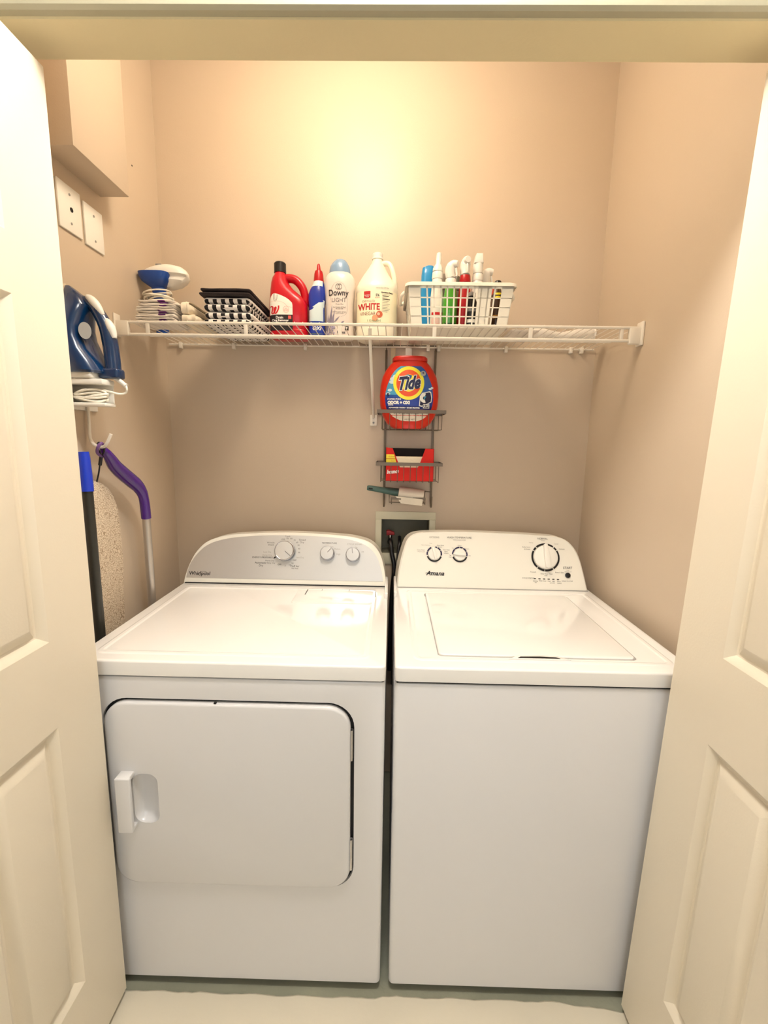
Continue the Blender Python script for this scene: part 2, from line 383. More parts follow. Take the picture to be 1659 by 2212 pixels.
# ---- dryer
DX0, DX1, DY, DB = -.741, -.004, .957, 1.66
dr = thing('dryer', 'white front-loading clothes dryer with grey arched console, left of the washer', 'dryer', ((DX0+DX1)/2, 1.3, 0))
b = MB(); b.prism(rrect(DX0, DX1, DY, DB, .012, 4), Matrix.Translation((0, 0, .873)), .851, appl_m, .004, 2); cab = b.build('cabinet', dr)
c = MB(); c.prism(rrect(-.678, -.0755, .3125, .8185, .062, 8), XZat(DY-.01), .022, dark_m); boolcut(cab, c.build('c', fix=True))
for x in (DX0+.04, DX1-.04):
    for y in (DY+.05, DB-.05): b = MB(); b.lathe([(.02, -.004), (.02, .018), (.012, .024)], (x, y, 0), (0, 0, 1), black_m, 14); b.build('foot', dr)
b = MB(); b.box(DX0+.004, DX1-.004, DY+.004, DB, .872, .884, dark_m); b.build('seam_gap_shade', dr)  # dark filler, paints the shade in the gap under the top panel
b = MB(); top_panel(b, DX0-.001, DX1+.001, DY-.003, DB, .8775, .914, top_m, .04, .003)
sheet_ring(b, DX0+.03, DX1-.035, DY+.03, 1.49, .914, .02, .0016, top_m); tp = b.build('top_panel', dr)
for i, sg in enumerate((1,)):   # raised cheek behind the console foot
    b = MB(); b.box(DX1-.010, DX1+.001, 1.40, 1.58, .905, .936, top_m, .004, 3); b.build('corner_cap', dr)
b = MB(); b.prism(rrect(-.313, -.043, 1.350, 1.492, .008, 3), Matrix.Translation((0, 0, .9155)), .003, top_m, .001)
lid = b.build('lint_screen_lid', dr)
for a in ((-.283, -.280, 1.425, 1.478), (-.046, -.044, 1.415, 1.470), (-.232, -.2305, 1.468, 1.484), (-.138, -.1365, 1.468, 1.484)): b = MB(); b.box(*a, .9156, .9162, ink_m); b.build('slot', lid)
# dryer door
b = MB(); qa = rrect(-.6775, -.076, .313, .818, .061, 8); qb = rrect(-.658, -.098, .331, .797, .045, 8)
for k in range(len(qa)): n_ = (k+1) % len(qa); b.add([(qa[k][0], DY+.0085, qa[k][1]), (qa[n_][0], DY+.0085, qa[n_][1]), (qb[n_][0], DY+.0085, qb[n_][1]), (qb[k][0], DY+.0085, qb[k][1])], [[0, 1, 2, 3]], dark_m)
b.build('door_gap_shade', dr)  # dark ring, shade of the shallow door gap put in as colour
b = MB(); b.prism(rrect(-.672, -.084, .3165, .8115, .057, 8), XZat(DY-.009), .016, appl_m, .006, 3); dd = b.build('door', dr, fix=True)
c = MB(); c.prism(rrect(-.612, -.551, .492, .626, .024, 6), XZat(DY-.02), .034, appl_m, 0); cut = c.build('c', fix=True); cut_me = None
b2 = bmesh.new(); b2.from_mesh(cut.data)
bmesh.ops.bevel(b2, geom=[e for e in b2.edges if all(abs(v.co.y-(DY-.02+.034)) < 1e-5 for v in e.verts)], offset=.006, segments=3, profile=.5, affect='EDGES'); b2.to_mesh(cut.data); b2.free()
# the recess passes through the thin door skin; a moulded cup closes it behind
boolcut(dd, cut)
b = MB(); prev = None
for ins, dep in ((-.001, .002), (.001, .009), (.008, .017), (.016, .020)):
    cur = [(p[0], DY-.009+dep, p[1]) for p in rrect(-.612+ins, -.551-ins, .492+ins, .626-ins, .024-ins*.7, 6)]
    if prev:
        n = len(cur)
        for k in range(n): b.add([prev[k], prev[(k+1) % n], cur[(k+1) % n], cur[k]], [[0, 1, 2, 3]], appl_m)
    prev = cur
b.add(prev, [list(range(len(prev)))], appl_m); b.build('pull_cup', dd, fix=True, smooth=60)
b = MB(); b.prism(rrect(-.640, -.604, .486, .632, .004, 3), XZat(DY-.036), .008, appl_m, .003, 3)
b.box(-.640, -.626, DY-.034, DY-.006, .487, .631, appl_m, .003); b.box(-.639, -.606, DY-.034, DY-.007, .620, .6325, appl_m, .003)
b.box(-.638, -.606, DY-.032, DY-.008, .487, .494, appl_m, .002); b.build('handle', dd, fix=False)
for z0, z1 in ((.673, .753), (.37, .456)):
    b = MB(); b.tube([(-.0815, DY-.004, z0), (-.0815, DY-.004, z1)], .0032, chrome_m, 10); b.box(-.086, -.078, DY-.004, DY+.004, z0+.002, z1-.002, grey_m, .001); b.build('hinge', dd)
b = MB(); b.box(-.407, -.401, DY-.006, DY, .811, .815, dark_m, .001); b.build('latch', dd)
# dryer console
out = [(-.7401, -.004), (-.7409, .0162), (-.7301, .0666), (-.7073, .118), (-.6689, .1566), (-.6025, .1787), (-.5173, .1874), (-.4145, .1929), (-.3115, .1932), (-.2084, .1883), (-.1311, .1811), (-.0708, .1617), (-.0359, .1231), (-.0177, .0645), (-.0097, -.0016)]
o3 = [p[:2] for p in spline([(a, b_, 0) for a, b_ in out], 5)]
b = MB()
vs = []; n = len(o3)
for (off, sc, shift) in ((0, .988, 0), (-.003, 1, 0), (-.012, 1, 0), (None, 1, 0)):
    for (x, t) in o3:
        cx = -.375; X = cx+(x-cx)*sc if off == 0 else x; T = t-(.004 if off == 0 and t > .02 else 0)
        if off is None: p = CON() @ Vector((X, T, 0)); vs.append((X, 1.66+.0*T, max(p.z-.006, CZ0-.004)))
        else: vs.append(CON(off) @ Vector((X, T, 0)))
fs = [list(range(n))]
for i in range(3):
    for j in range(n): fs.append([i*n+j, i*n+(j+1) % n, (i+1)*n+(j+1) % n, (i+1)*n+j])
fs.append([3*n+j for j in range(n)][::-1]); b.add(vs, fs, cons_m); con = b.build('control_console', dr, fix=True, smooth=40)
fas = [(-.734, .0205), (-.727, .0640), (-.700, .1120), (-.662, .1450), (-.600, .1655), (-.515, .1765), (-.4145, .1820), (-.3115, .1822), (-.2084, .1775), (-.1370, .1690), (-.0830, .1480), (-.0480, .1130), (-.0290, .0640), (-.0210, .0205)]
f3 = [p[:2] for p in spline([(a, b_, 0) for a, b_ in fas], 5)]
b = MB(); b.prism(f3, CON(.0012), .001, silver_m); b.build('silver_fascia', con)
T = lambda x, t: CON(.0016) @ Matrix.Translation((x, t, 0))
b = MB(); b.text('Whirlpool', .0185, T(-.686, .036), black_m, bold=.0003)
fn = lambda u, v: CON(.0018) @ Vector((u, v, 0))
b.ring(-.6735, .0345, .0146, .0162, 20, 235, fn, black_m, 20, .62); b.build('brand_lettering', con)
b = MB(); tx = lambda s_, x, t, z, m_=ink_m, **k: b.text(s_, z, T(x, t), m_, **k)
for s_, x, t, z, m_ in (('Wrinkle', -.437, .1535, .0085, ink_m), ('Shield', -.436, .1455, .0085, ink_m), ('Less Dry', -.447, .1190, .008, inkl_m), ('Damp Dry', -.447, .1075, .008, inkl_m),
                        ('ENERGY PREFERRED', -.462, .0985, .0085, black_m), ('More Dry', -.436, .0875, .008, ink_m), ('Very Dry', -.430, .0790, .008, ink_m), ('Automatic', -.468, .0790, .010, black_m), ('Dry', -.466, .0690, .010, black_m),
                        ('Touch', -.376, .1780, .0075, ink_m), ('Up', -.376, .1710, .0075, ink_m), ('OFF', -.392, .1665, .008, ink_m), ('80', -.362, .1700, .008, ink_m), ('70', -.350, .1640, .008, ink_m), ('60', -.340, .1560, .008, ink_m),
                        ('Timed', -.322, .1660, .010, ink_m), ('Dry', -.322, .1570, .010, ink_m), ('50', -.334, .1460, .008, ink_m), ('40', -.331, .1330, .008, ink_m), ('30', -.331, .1190, .008, ink_m), ('Less Dry', -.326, .1010, .008, inkl_m),
                        ('OFF', -.345, .0905, .008, black_m), ('20', -.352, .0790, .008, ink_m), ('10', -.362, .0730, .008, ink_m), ('Fluff Air', -.342, .0690, .010, black_m), ('No Heat', -.342, .0610, .007, ink_m), ('OFF', -.399, .0740, .008, black_m), ('5', -.378, .0700, .008, ink_m),
                        ('TEMPERATURE', -.221, .1560, .0085, ink_m), ('Low', -.212, .1430, .007, inkl_m), ('Medium', -.191, .1350, .007, inkl_m), ('High', -.186, .1160, .008, inkl_m),
                        ('CYCLE SIGNAL', -.128, .1535, .0085, inkl_m), ('On', -.122, .1420, .007, inkl_m), ('Off', -.098, .1260, .007, inkl_m)): tx(s_, x, t, z, m_)
b.poly([(-.4235, .096), (-.419, .102), (-.413, .1035), (-.415, .098), (-.420, .095)], lambda u, v: CON(.0018) @ Vector((u, v, 0)), black_m)
b.build('console_lettering', con)
def knob(parent, x, t, r, h, mark, mat, side, ang):
    o = CON(.001) @ Vector((x, t, 0)); b = MB()
    b.lathe([(r, 0), (r*1.02, h*.3), (r*1.01, h*.72)], o, CN, side, 32); b.lathe([(r*1.01, h*.72), (r*1.0, h*.9), (r*.96, h*1.0), (r*.93, h*1.05), (r*.90, h*1.02)], o, CN, chrome_m, 32)
    b.lathe([(r*.915, -.003), (r*.915, 0), (r*.88, .0010), (r*.3, .0014)], o+CN*h, CN, mat, 32); k = b.build('knob', parent)
    b = MB(); a = rad(ang); f = lambda u, v: CON(.001+h+.0022) @ Vector((x+u*cos(a)-v*sin(a), t+u*sin(a)+v*cos(a), 0))
    b.add([f(r*.12, -.0008), f(r*.85, -.0008), f(r*.85, .0008), f(r*.12, .0008)], [[0, 1, 2, 3]], mark); b.build('pointer', k)
kside = M('knob_side', (50, 47, 44), .25, metal=.6)
knob(con, -.3803, .1229, .036, .025, ink_m, silver_m, kside, -38)
knob(con, -.2254, .1175, .0255, .023, ink_m, silver_m, kside, 48)
knob(con, -.1321, .1143, .0255, .023, ink_m, silver_m, kside, 98)

b = MB(); b.box(DX0+.006, DX1-.008, CY0-.0045, CY0+.004, .9142, .9168, dark_m); b.build('console_seam', dr)
# ---- washer
WX0, WX1, WB = .0185, .718, 1.66
wa = thing('washing_machine', 'white top-loading washing machine with closed lid, right of the dryer', 'washing machine', ((WX0+WX1)/2, 1.3, 0))
b = MB(); b.prism(rrect(WX0, WX1, DY, WB, .012, 4), Matrix.Translation((0, 0, .872)), .850, appl_m, .004, 2); b.build('cabinet', wa)
for x in (WX0+.04, WX1-.04):
    for y in (DY+.05, WB-.05): b = MB(); b.lathe([(.02, -.004), (.02, .018), (.012, .024)], (x, y, 0), (0, 0, 1), black_m, 14); b.build('foot', wa)
b = MB(); b.box(WX0+.004, WX1-.004, DY+.004, WB, .871, .882, dark_m); b.build('seam_gap_shade', wa)  # near-black filler standing in for shade in the washer top gap
b = MB(); top_panel(b, WX0-.001, WX1+.001, DY-.003, WB, .8785, .914, top_m, .04, .003)
tp = b.build('top_panel', wa)
c = MB(); c.prism(rrect(.1215, .609, 1.0125, 1.470, .016, 5), Matrix.Translation((0, 0, .93)), .026, dark_m); boolcut(tp, c.build('c', fix=True))
b = MB(); sheet_ring(b, WX0+.042, WX1-.03, DY+.03, 1.50, .914, .018, .0016, top_m); b.build('top_rim', wa)
b = MB(); b.box(WX0-.001, WX0+.009, 1.42, 1.60, .905, .934, top_m, .004, 3); b.build('corner_cap', wa)
b = MB(); b.prism(rrect(.1255, .605, 1.0165, 1.466, .014, 5), Matrix.Translation((0, 0, .9175)), .012, top_m, .003, 3); ld = b.build('lid', wa)
b = MB(); hp = [(.292, 1.0), (.302, 1.006), (.318, 1.018), (.37, 1.022), (.415, 1.016), (.430, 1.006), (.440, 1.000)]
b.prism(hp, Matrix.Translation((0, 0, .9188)), .003, top_m, .0008); hd = b.build('lid_grip', ld)
b = MB(); b.prism([(.314, 1.0035), (.322, 1.010), (.37, 1.0125), (.408, 1.010), (.416, 1.0035)], Matrix.Translation((0, 0, .9194)), .001, black_m); b.build('grip_slot', hd)
out = [(.0284, -.002), (.0310, .0350), (.0358, .0739), (.0490, .1333), (.0660, .1790), (.0960, .2010), (.1501, .2080), (.2694, .2110), (.4394, .208), (.5746, .2021), (.6280, .1945), (.6630, .1713), (.6874, .1293), (.7021, .0627), (.7110, -.002)]
o3 = [p[:2] for p in spline([(a, b_, 0) for a, b_ in out], 5)]
b = MB(); vs = []; n = len(o3)
for off in (0, -.005, -.014, None):
    for (x, t) in o3:
        cx = .37; sc = .986 if off == 0 else 1; X = cx+(x-cx)*sc; TT_ = t-(.004 if off == 0 and t > .02 else 0)
        if off is None: p = CON() @ Vector((X, TT_, 0)); vs.append((X-.006 if x < .1 else X, 1.66, max(p.z-.006, CZ0-.004)))
        else: vs.append(CON(off) @ Vector((X, TT_, 0)))
fs = [list(range(n))]
for i in range(3):
    for j in range(n): fs.append([i*n+j, i*n+(j+1) % n, (i+1)*n+(j+1) % n, (i+1)*n+j])
fs.append([3*n+j for j in range(n)][::-1]); b.add(vs, fs, cons_m); con = b.build('control_console', wa, fix=True, smooth=40)
b = MB(); b.text('Amana', .0225, T(.166, .0535), black_m, bold=.0005, shear=.3, sx=1.02)
b.add([CON(.0018) @ Vector(p) for p in ((.1315, .0535, 0), (.157, .0560, 0), (.157, .0578, 0), (.1315, .0553, 0))], [[0, 1, 2, 3]], black_m); b.build('brand_lettering', con)
b = MB()
for s_, x, t, z, m_ in (('OPTIONS', .1636, .1853, .0095, inkl_m), ('WASH TEMPERATURE', .2554, .1860, .0100, ink_m), ('WITH COLD RINSE', .2554, .1770, .006, inkl_m), ('Fabric Softener', .1330, .1560, .0058, inkl_m), ('Rinse', .151, .163, .005, inkl_m),
                        ('Extra Rinse', .1860, .1560, .0060, ink_m), ('Option', .185, .1500, .0055, ink_m), ('Extra Rinse', .2075, .1400, .0058, ink_m), ('Fabric', .2065, .1335, .0055, ink_m), ('Softener', .2070, .1275, .0055, ink_m), ('Deep Water', .1150, .1380, .0060, inkl_m), ('Wash Cycle', .1155, .1315, .0060, inkl_m),
                        ('Warm', .2560, .1570, .006, inkl_m), ('Cool', .2330, .1470, .006, inkl_m), ('Colors', .2830, .1450, .006, ink_m), ('Tap', .2210, .1200, .0055, ink_m), ('Cold', .2210, .1135, .0055, ink_m), ('Hot', .2920, .1200, .0055, ink_m),
                        ('NORMAL', .5600, .1880, .0100, ink_m), ('Heavy', .5600, .1815, .006, inkl_m), ('Heavy', .5170, .1730, .0066, inkl_m), ('Bulky Items', .4990, .1560, .0066, ink_m), ('& Sheets', .5020, .1485, .0066, ink_m), ('Casual', .6080, .1700, .0066, inkl_m), ('Delicate', .6270, .1510, .0066, ink_m),
                        ('Deep Water Wash', .5665, .0600, .0060, ink_m), ('Soak', .5640, .0540, .006, ink_m), ('Prewash', .5190, .0660, .0066, ink_m), ('Rinse & Spin', .6130, .0660, .0066, ink_m),
                        ('CYCLE STATUS', .5000, .0435, .0070, ink_m), ('START', .6440, .0830, .0125, ink_m), ('Push', .6440, .0745, .005, inkl_m), ('Unlock Lid', .6440, .0695, .006, inkl_m), ('HOLD TO STOP', .6390, .0355, .0060, ink_m),
                        ('Sensing', .5250, .0340, .006, ink_m), ('Fill', .5260, .0285, .006, ink_m), ('Wash', .5440, .0348, .006, ink_m), ('Rinse', .5580, .0345, .006, ink_m), ('Final', .5740, .0342, .006, ink_m), ('Spin', .5900, .0338, .006, ink_m), ('Lid Lock', .5850, .0280, .0055, ink_m), ('Done', .6090, .0335, .006, ink_m), ('Locked', .6100, .0275, .0055, ink_m)):
    b.text(s_, z*.92, T(x, t), m_)
b.build('console_lettering', con)
def dial(x, t, r0, r1, segs, rk, ang, h):
    b = MB()
    for (a0, a1, m_) in segs: b.ring(x, t, r0, r1, a0, a1, fn, m_, 16)
    b.build('dial_ring', con)
    o = CON(.001) @ Vector((x, t, 0)); b = MB(); b.lathe([(rk, 0), (rk, h*.3), (rk*.93, h*.45), (rk*.88, h*.5)], o, CN, white_m, 32); k = b.build('knob', con)
    b = MB(); m4 = CON(.001+h) @ Matrix.Translation((x, t, 0)) @ Matrix.Rotation(rad(ang), 4, 'Z')
    wv = rk*.22; b.prism([(-wv*.7, rk*1.02), (0, rk*1.12), (wv*.7, rk*1.02), (wv, 0), (wv*.9, -rk*.85), (0, -rk*.97), (-wv*.9, -rk*.85), (-wv, 0)], m4, h*.7, white_m, .0018, 2); b.build('grip', k)
dial(.1634, .1237, .0235, .0285, [(115, 160, navy_m), (163, 188, navy_m), (-162, -20, black_m), (-10, 28, navy_m), (33, 62, navy_m), (67, 82, navy_m)], .0225, 15, .016)
dial(.2560, .1239, .0235, .0285, [(65, 88, navy_m), (92, 130, navy_m), (134, 178, navy_m), (-160, -20, black_m), (-12, 20, navy_m), (25, 60, navy_m)], .0225, 86, .016)
dial(.5663, .1201, .0445, .0510, [(82, 130, black_m), (134, 148, black_m), (152, 228, black_m), (232, 262, black_m), (265, 300, black_m), (-56, 30, black_m), (34, 48, black_m), (53, 77, black_m)], .043, 3, .022)
b = MB(); b.lathe([(.0095, 0), (.0095, .003), (.008, .0038)], CON(.001) @ Vector((.642, .0565, 0)), CN, black_m, 20); b.build('start_button', con)
b = MB()
for k in range(6): b.poly([(.5235+k*.0165+u, .0425+v-k*.0003) for u, v in ((-.004, -.0015), (.004, -.0015), (.004, .0015), (-.004, .0015))], fn, black_m)
b.build('status_lights', con)

b = MB(); b.box(WX0+.012, WX1-.008, CY0-.0030, CY0+.004, .9142, .9156, grey_m); b.build('console_seam', wa)
# ---- washer outlet box in the back wall
ob = thing('washer_outlet_box', 'recessed cream utility box with red valve in back wall, between the two consoles', 'outlet box', ((ox0+ox1)/2, YB, oz0))
b = MB()
F0, F1, G0, G1 = -.058, .181, .940, 1.155
for (x0, x1, z0, z1) in ((F0, F1, oz1, G1), (F0, F1, G0, oz0), (F0, ox0, oz0, oz1), (ox1, F1, oz0, oz1)): b.box(x0, x1, YB-.005, YB+.001, z0, z1, M('box_cream', (228, 222, 196), .5, var=.1, bump=.3, bscale=60), .0015)
b.build('face_frame', ob)
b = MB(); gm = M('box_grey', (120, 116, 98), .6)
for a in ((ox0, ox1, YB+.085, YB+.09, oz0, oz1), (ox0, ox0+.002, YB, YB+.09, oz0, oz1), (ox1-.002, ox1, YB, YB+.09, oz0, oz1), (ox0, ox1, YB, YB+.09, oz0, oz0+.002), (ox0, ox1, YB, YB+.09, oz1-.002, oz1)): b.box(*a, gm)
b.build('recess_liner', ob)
b = MB(); b.lathe([(.008, 0), (.008, .03)], (.002, YB+.03, 1.03), (0, 0, 1), chrome_m, 12); b.lathe([(.012, 0), (.012, .012)], (.002, YB+.03, 1.018), (0, 0, 1), chrome_m, 12)
vb = b.build('valve', ob)
b = MB(); b.prism([(-.014, 1.072), (-.004, 1.074), (.018, 1.066), (.020, 1.056), (.006, 1.055), (-.013, 1.053)], XZat(YB+.018), .02, M('valve_red', (150, 20, 26), .5), .002); b.build('valve_handle', vb)
def hose(pts, r, name, label, m_=black_m):
    b = MB(); b.tube(spline(pts, 8), r, m_, 12); return tag(b.build(name, loc=pts[-1]), label, 'hose')
hose([(.002, YB+.03, 1.02), (.002, YB+.02, 1.035), (.004, YB-.01, 1.03), (.010, YB-.03, .99), (.020, YB-.04, .93), (.012, YB-.04, .80), (.008, YB-.04, .50)], .009, 'water_hose', 'black rubber hose rising to the red valve behind the washer')
hose([(.040, YB+.03, 1.045), (.039, YB-.01, 1.03), (.035, YB-.03, .99), (.034, YB-.06, .90), (.026, YB-.06, .78), (.022, YB-.06, .45)], .007, 'water_hose', 'thinner black hose close beside the washer console')

# ------------------------------------------------------------ wire shelf
ZS, YS = 1.780, 1.427
sh = thing('wire_shelf', 'white coated wire shelf spanning the closet above the machines', 'shelf', (-.05, 1.58, ZS-.035))
b = MB(); b.tube([(-.820, YS, ZS), (.752, YS, ZS+.002)], .0045, wire_m, 10); b.build('front_rod', sh)
b = MB(); b.tube([(-.820, YS, ZS-.036), (.718, YS, ZS-.036)], .0048, wire_m, 10); b.build('lower_rod', sh)
b = MB(); b.tube([(-.845, YB-.008, ZS-.001), (.745, YB-.008, ZS-.001)], .0032, wire_m, 8); b.build('back_rod', sh)
b = MB(); b.tube([(-.845, 1.60, ZS-.003), (.745, 1.60, ZS-.003)], .0026, wire_m, 8); b.build('middle_rod', sh)
b = MB(); k = 0; x = -.812
while x < .745:
    b.tube([(x, YB-.006, ZS+.001), (x, YS+.001, ZS+.002), (x, YS-.003, ZS+.0055)], .0013, wire_m, 6); x += .0254
b.build('wire_deck', sh)
for x in (-.760, -.455, -.165, .125, .418): b = MB(); b.box(x-.006, x+.006, YS-.003, YS+.003, ZS-.038, ZS, wire_m, .0015); b.build('connector', sh)
b = MB(); b.box(-.860, -.818, YS-.008, YS+.008, ZS-.040, ZS+.004, wire_m, .003); b.box(-.860, -.855, YS-.012, YS+.02, ZS-.042, ZS+.025, wire_m, .002); b.build('end_bracket', sh)
b = MB(); b.box(.716, .756, YS-.008, YS+.008, ZS-.046, ZS+.002, wire_m, .003); b.box(.748, .756, YS-.014, YS+.02, ZS-.05, ZS+.020, wire_m, .003); b.build('end_bracket', sh)
b = MB(); b.box(.690, .700, YS-.002, YS+.012, ZS-.036, ZS+.002, wire_m, .002); b.build('connector', sh)
for x in (-.80, -.60, -.33, -.085, .13, .17, .42, .66, .70): b = MB(); b.box(x-.006, x+.006, YB-.016, YB, ZS-.016, ZS+.006, wire_m, .002); b.build('wall_clip', sh)
b = MB(); b.tube([(-.0735, YS+.012, ZS-.006), (-.0735, YS+.02, ZS-.030), (-.0705, YB-.012, 1.520)], .0058, wire_m, 10, flat=.7); br = b.build('support_brace', sh)
b = MB(); b.box(-.084, -.057, YB-.010, YB, 1.488, 1.530, wire_m, .003); b.lathe([(.004, 0), (.003, .002)], (-.0705, YB-.010, 1.500), (0, -1, 0), grey_m, 10); b.build('brace_foot', br)

# ------------------------------------------------------------ bottles on the shelf
def surf(secs, cut=.0006):
    def f(x, z, k=cut):
        for i in range(len(secs)-1):
            if secs[i][0] <= z <= secs[i+1][0] or i == len(secs)-2:
                a, c_ = secs[i], secs[i+1]; t = min(1, max(0, (z-a[0])/(c_[0]-a[0]))); s_ = [a[j]+(c_[j]-a[j])*t for j in range(6)]; break
        u = min(.995, abs((x-s_[1])/s_[3])); return (x, s_[2]-s_[4]*(1-u**s_[5])**(1/s_[5])-k, z)
    return f
def at(f, ox, oz, k): return lambda u, v: f(ox+u, oz+v, k)
# drain cleaner
Z = ZS+.0035
J = thing('cleaner_jug', 'red handled drain cleaner jug with black cap on the wire shelf', 'bottle', (-.368, 1.64, Z))
secs = [(Z, -.3665, 1.645, .062, .044, 4), (Z+.004, -.3665, 1.645, .066, .047, 4), (Z+.02, -.3665, 1.645, .0665, .048, 4), (Z+.024, -.3665, 1.645, .064, .046, 4), (Z+.03, -.3665, 1.645, .0665, .048, 4), (Z+.105, -.3665, 1.645, .0665, .048, 4),
        (Z+.122, -.369, 1.645, .0635, .048, 3.6), (Z+.140, -.3780, 1.645, .0540, .046, 3), (Z+.160, -.3900, 1.645, .0410, .042, 2.6), (Z+.182, -.3980, 1.645, .0310, .036, 2.3), (Z+.200, -.4000, 1.645, .0255, .029, 2), (Z+.212, -.3985, 1.645, .0195, .021, 2), (Z+.222, -.3985, 1.645, .017, .017, 2)]
body = spline([Vector(s_[:3]) for s_ in secs], 1)
b = MB(); b.loft(secs, red_m, 40)
b.tube(spline([(-.394, 1.645, Z+.194), (-.372, 1.645, Z+.201), (-.345, 1.645, Z+.196), (-.322, 1.645, Z+.172), (-.312, 1.645, Z+.140), (-.313, 1.645, Z+.112), (-.320, 1.645, Z+.09)], 6), .0135, red_m, 14, rs=None, flat=1.1)
jb = b.build('bottle_body', J)
b = MB(); b.lathe([(.0205, 0), (.0205, .030), (.017, .034), (.005, .035)], (-.3985, 1.645, Z+.218), (0, 0, 1), black_m, 28); b.build('cap', J)
f = surf(secs); b = MB(); L0, L1 = -.4270, -.3470
rows = [(Z+.03+.086*t/12, L0, L1) for t in range(13)]
rows2 = [(Z+.068, L0, L1), (Z+.100, L0, L1), (Z+.108, L0, -.3485), (Z+.118, L0+.001, -.3590), (Z+.125, L0+.002, -.3700), (Z+.131, L0+.005, -.3830), (Z+.136, L0+.009, -.3960), (Z+.1385, L0+.013, -.4060)]
b.strip(rows2, lambda u, v: f(u, v, .0006), M('label_white', (244, 238, 226), .5), 16)
b.strip([(Z+.018, L0, L1), (Z+.04, L0, L1), (Z+.0655, L0, L1), (Z+.0685, L0+.003, L1), (Z+.0695, L0+.01, L1)], lambda u, v: f(u, v, .0007), M('label_black', (30, 22, 24), .5), 16)
ff = lambda k: (lambda u, v: f(u, v, k))
tb = M('label_text_white', (245, 240, 235), .5)
b.text('Drain', .0115, None, tb, fn=at(f, -.3920, Z+.0600, .0012), bold=.0003)
b.text('Clog Remover', .0100, None, tb, fn=at(f, -.3900, Z+.0505, .0012), bold=.0003)
b.text('Dissolves clogs fast', .0050, None, tb, fn=at(f, -.3900, Z+.0425, .0012))
b.text('NET 80 FL OZ', .0055, None, tb, fn=at(f, -.3700, Z+.0245, .0012))
pk = M('label_pink', (236, 90, 80), .5)
b.strip([(Z+.0555, -.3620, -.3515), (Z+.0660, -.3620, -.3515)], ff(.0012), pk, 3)
b.ring(-.3690, Z+.0860, .0098, .0104, 0, 360, ff(.0012), pk, 24)
for k in range(3): b.text(('SAFE', 'FOR PIPES', 'NO ACID')[k], .0038, None, pk, fn=at(f, -.3690, Z+.0895-k*.0038, .0012))
# scripted W emblem drawn as one brush line
wl = spline([(-.4245, .0945), (-.4190, .0965), (-.4150, .0920), (-.4180, .0800), (-.4205, .0735), (-.4150, .0718), (-.4080, .0800), (-.4040, .0915), (-.4070, .0930), (-.4110, .0850), (-.4110, .0760), (-.4050, .0730), (-.3970, .0810), (-.3925, .0920), (-.3935, .0990)], 6) if False else None
wp = [(-.4245, .0945), (-.4195, .0960), (-.4150, .0930), (-.4170, .0830), (-.4190, .0750), (-.4150, .0725), (-.4085, .0790), (-.4040, .0890), (-.4050, .0935), (-.4095, .0880), (-.4100, .0780), (-.4060, .0730), (-.3990, .0800), (-.3945, .0910), (-.3945, .0985)]
wc = [p for p in spline([(a, c_, 0) for a, c_ in wp], 6)]
def brush(bb, pts, wd, fnn, mat, oz=0):
    vs = []; fs = []; n = len(pts)
    for i, p in enumerate(pts):
        t = (pts[min(i+1, n-1)]-pts[max(i-1, 0)]).normalized(); nn = Vector((-t.y, t.x, 0)); ww = wd*(.55+.45*abs(t.y))
        for s_ in (-1, 1): q = p+nn*ww*s_; vs.append(fnn(q.x, q.y+oz))
    for i in range(n-1): fs.append([2*i, 2*i+1, 2*i+3, 2*i+2])
    bb.add(vs, fs, mat)
brush(b, wc, .0026, ff(.0014), M('label_red', (206, 24, 34), .5), Z)
for dx in (0,): # drain pipe drawing
    brush(b, spline([(-.4125, .1370, 0), (-.4120, .1200, 0), (-.4065, .1125, 0), (-.4005, .1185, 0), (-.3990, .1290, 0), (-.3950, .1340, 0)], 5), .0007, ff(.0013), M('label_grey', (130, 122, 120), .5), Z)
    brush(b, spline([(-.4080, .1375, 0), (-.4078, .1220, 0), (-.4055, .1170, 0), (-.4030, .1215, 0), (-.4020, .1300, 0), (-.3985, .1345, 0)], 5), .0005, ff(.0013), M('label_grey', (130, 122, 120), .5), Z)
    brush(b, spline([(-.4265, .1120, 0), (-.41, .1128, 0), (-.39, .1120, 0), (-.375, .1060, 0), (-.3630, .0960, 0), (-.3480, .0930, 0)], 5), .0003, ff(.0013), pk, Z)
b.build('label', jb, smooth=60)
# toilet bowl cleaner, blue
T2 = thing('cleaner_bottle', 'slim blue and white bottle with red spout, beside the red jug', 'bottle', (-.268, 1.63, Z))
bx = -.2685; secs = [(Z, bx, 1.635, .024, .022, 3), (Z+.004, bx, 1.635, .0285, .027, 3), (Z+.05, bx, 1.635, .0280, .028, 3), (Z+.100, bx, 1.635, .0275, .028, 3), (Z+.128, bx+.000, 1.635, .0300, .027, 2.6), (Z+.145, bx+.001, 1.635, .0305, .027, 2.4), (Z+.160, bx+.003, 1.635, .0270, .025, 2.2), (Z+.176, bx+.005, 1.635, .0200, .020, 2), (Z+.188, bx+.006, 1.635, .0170, .017, 2)]
b = MB(); b.loft(secs, M('blue_gel', (14, 50, 160), .25, coat=.4), 36); bb = b.build('bottle_body', T2)
b = MB(); b.lathe([(.0175, 0), (.0175, .004), (.0155, .026), (.0125, .036), (.0075, .038), (.0050, .056), (.003, .060)], (bx+.006, 1.635, Z+.186), (0, 0, 1), dred_m, 24); b.build('spout_cap', T2)
b = MB(); f2 = surf(secs); lw = M('label_pale_blue', (206, 222, 226), .4)
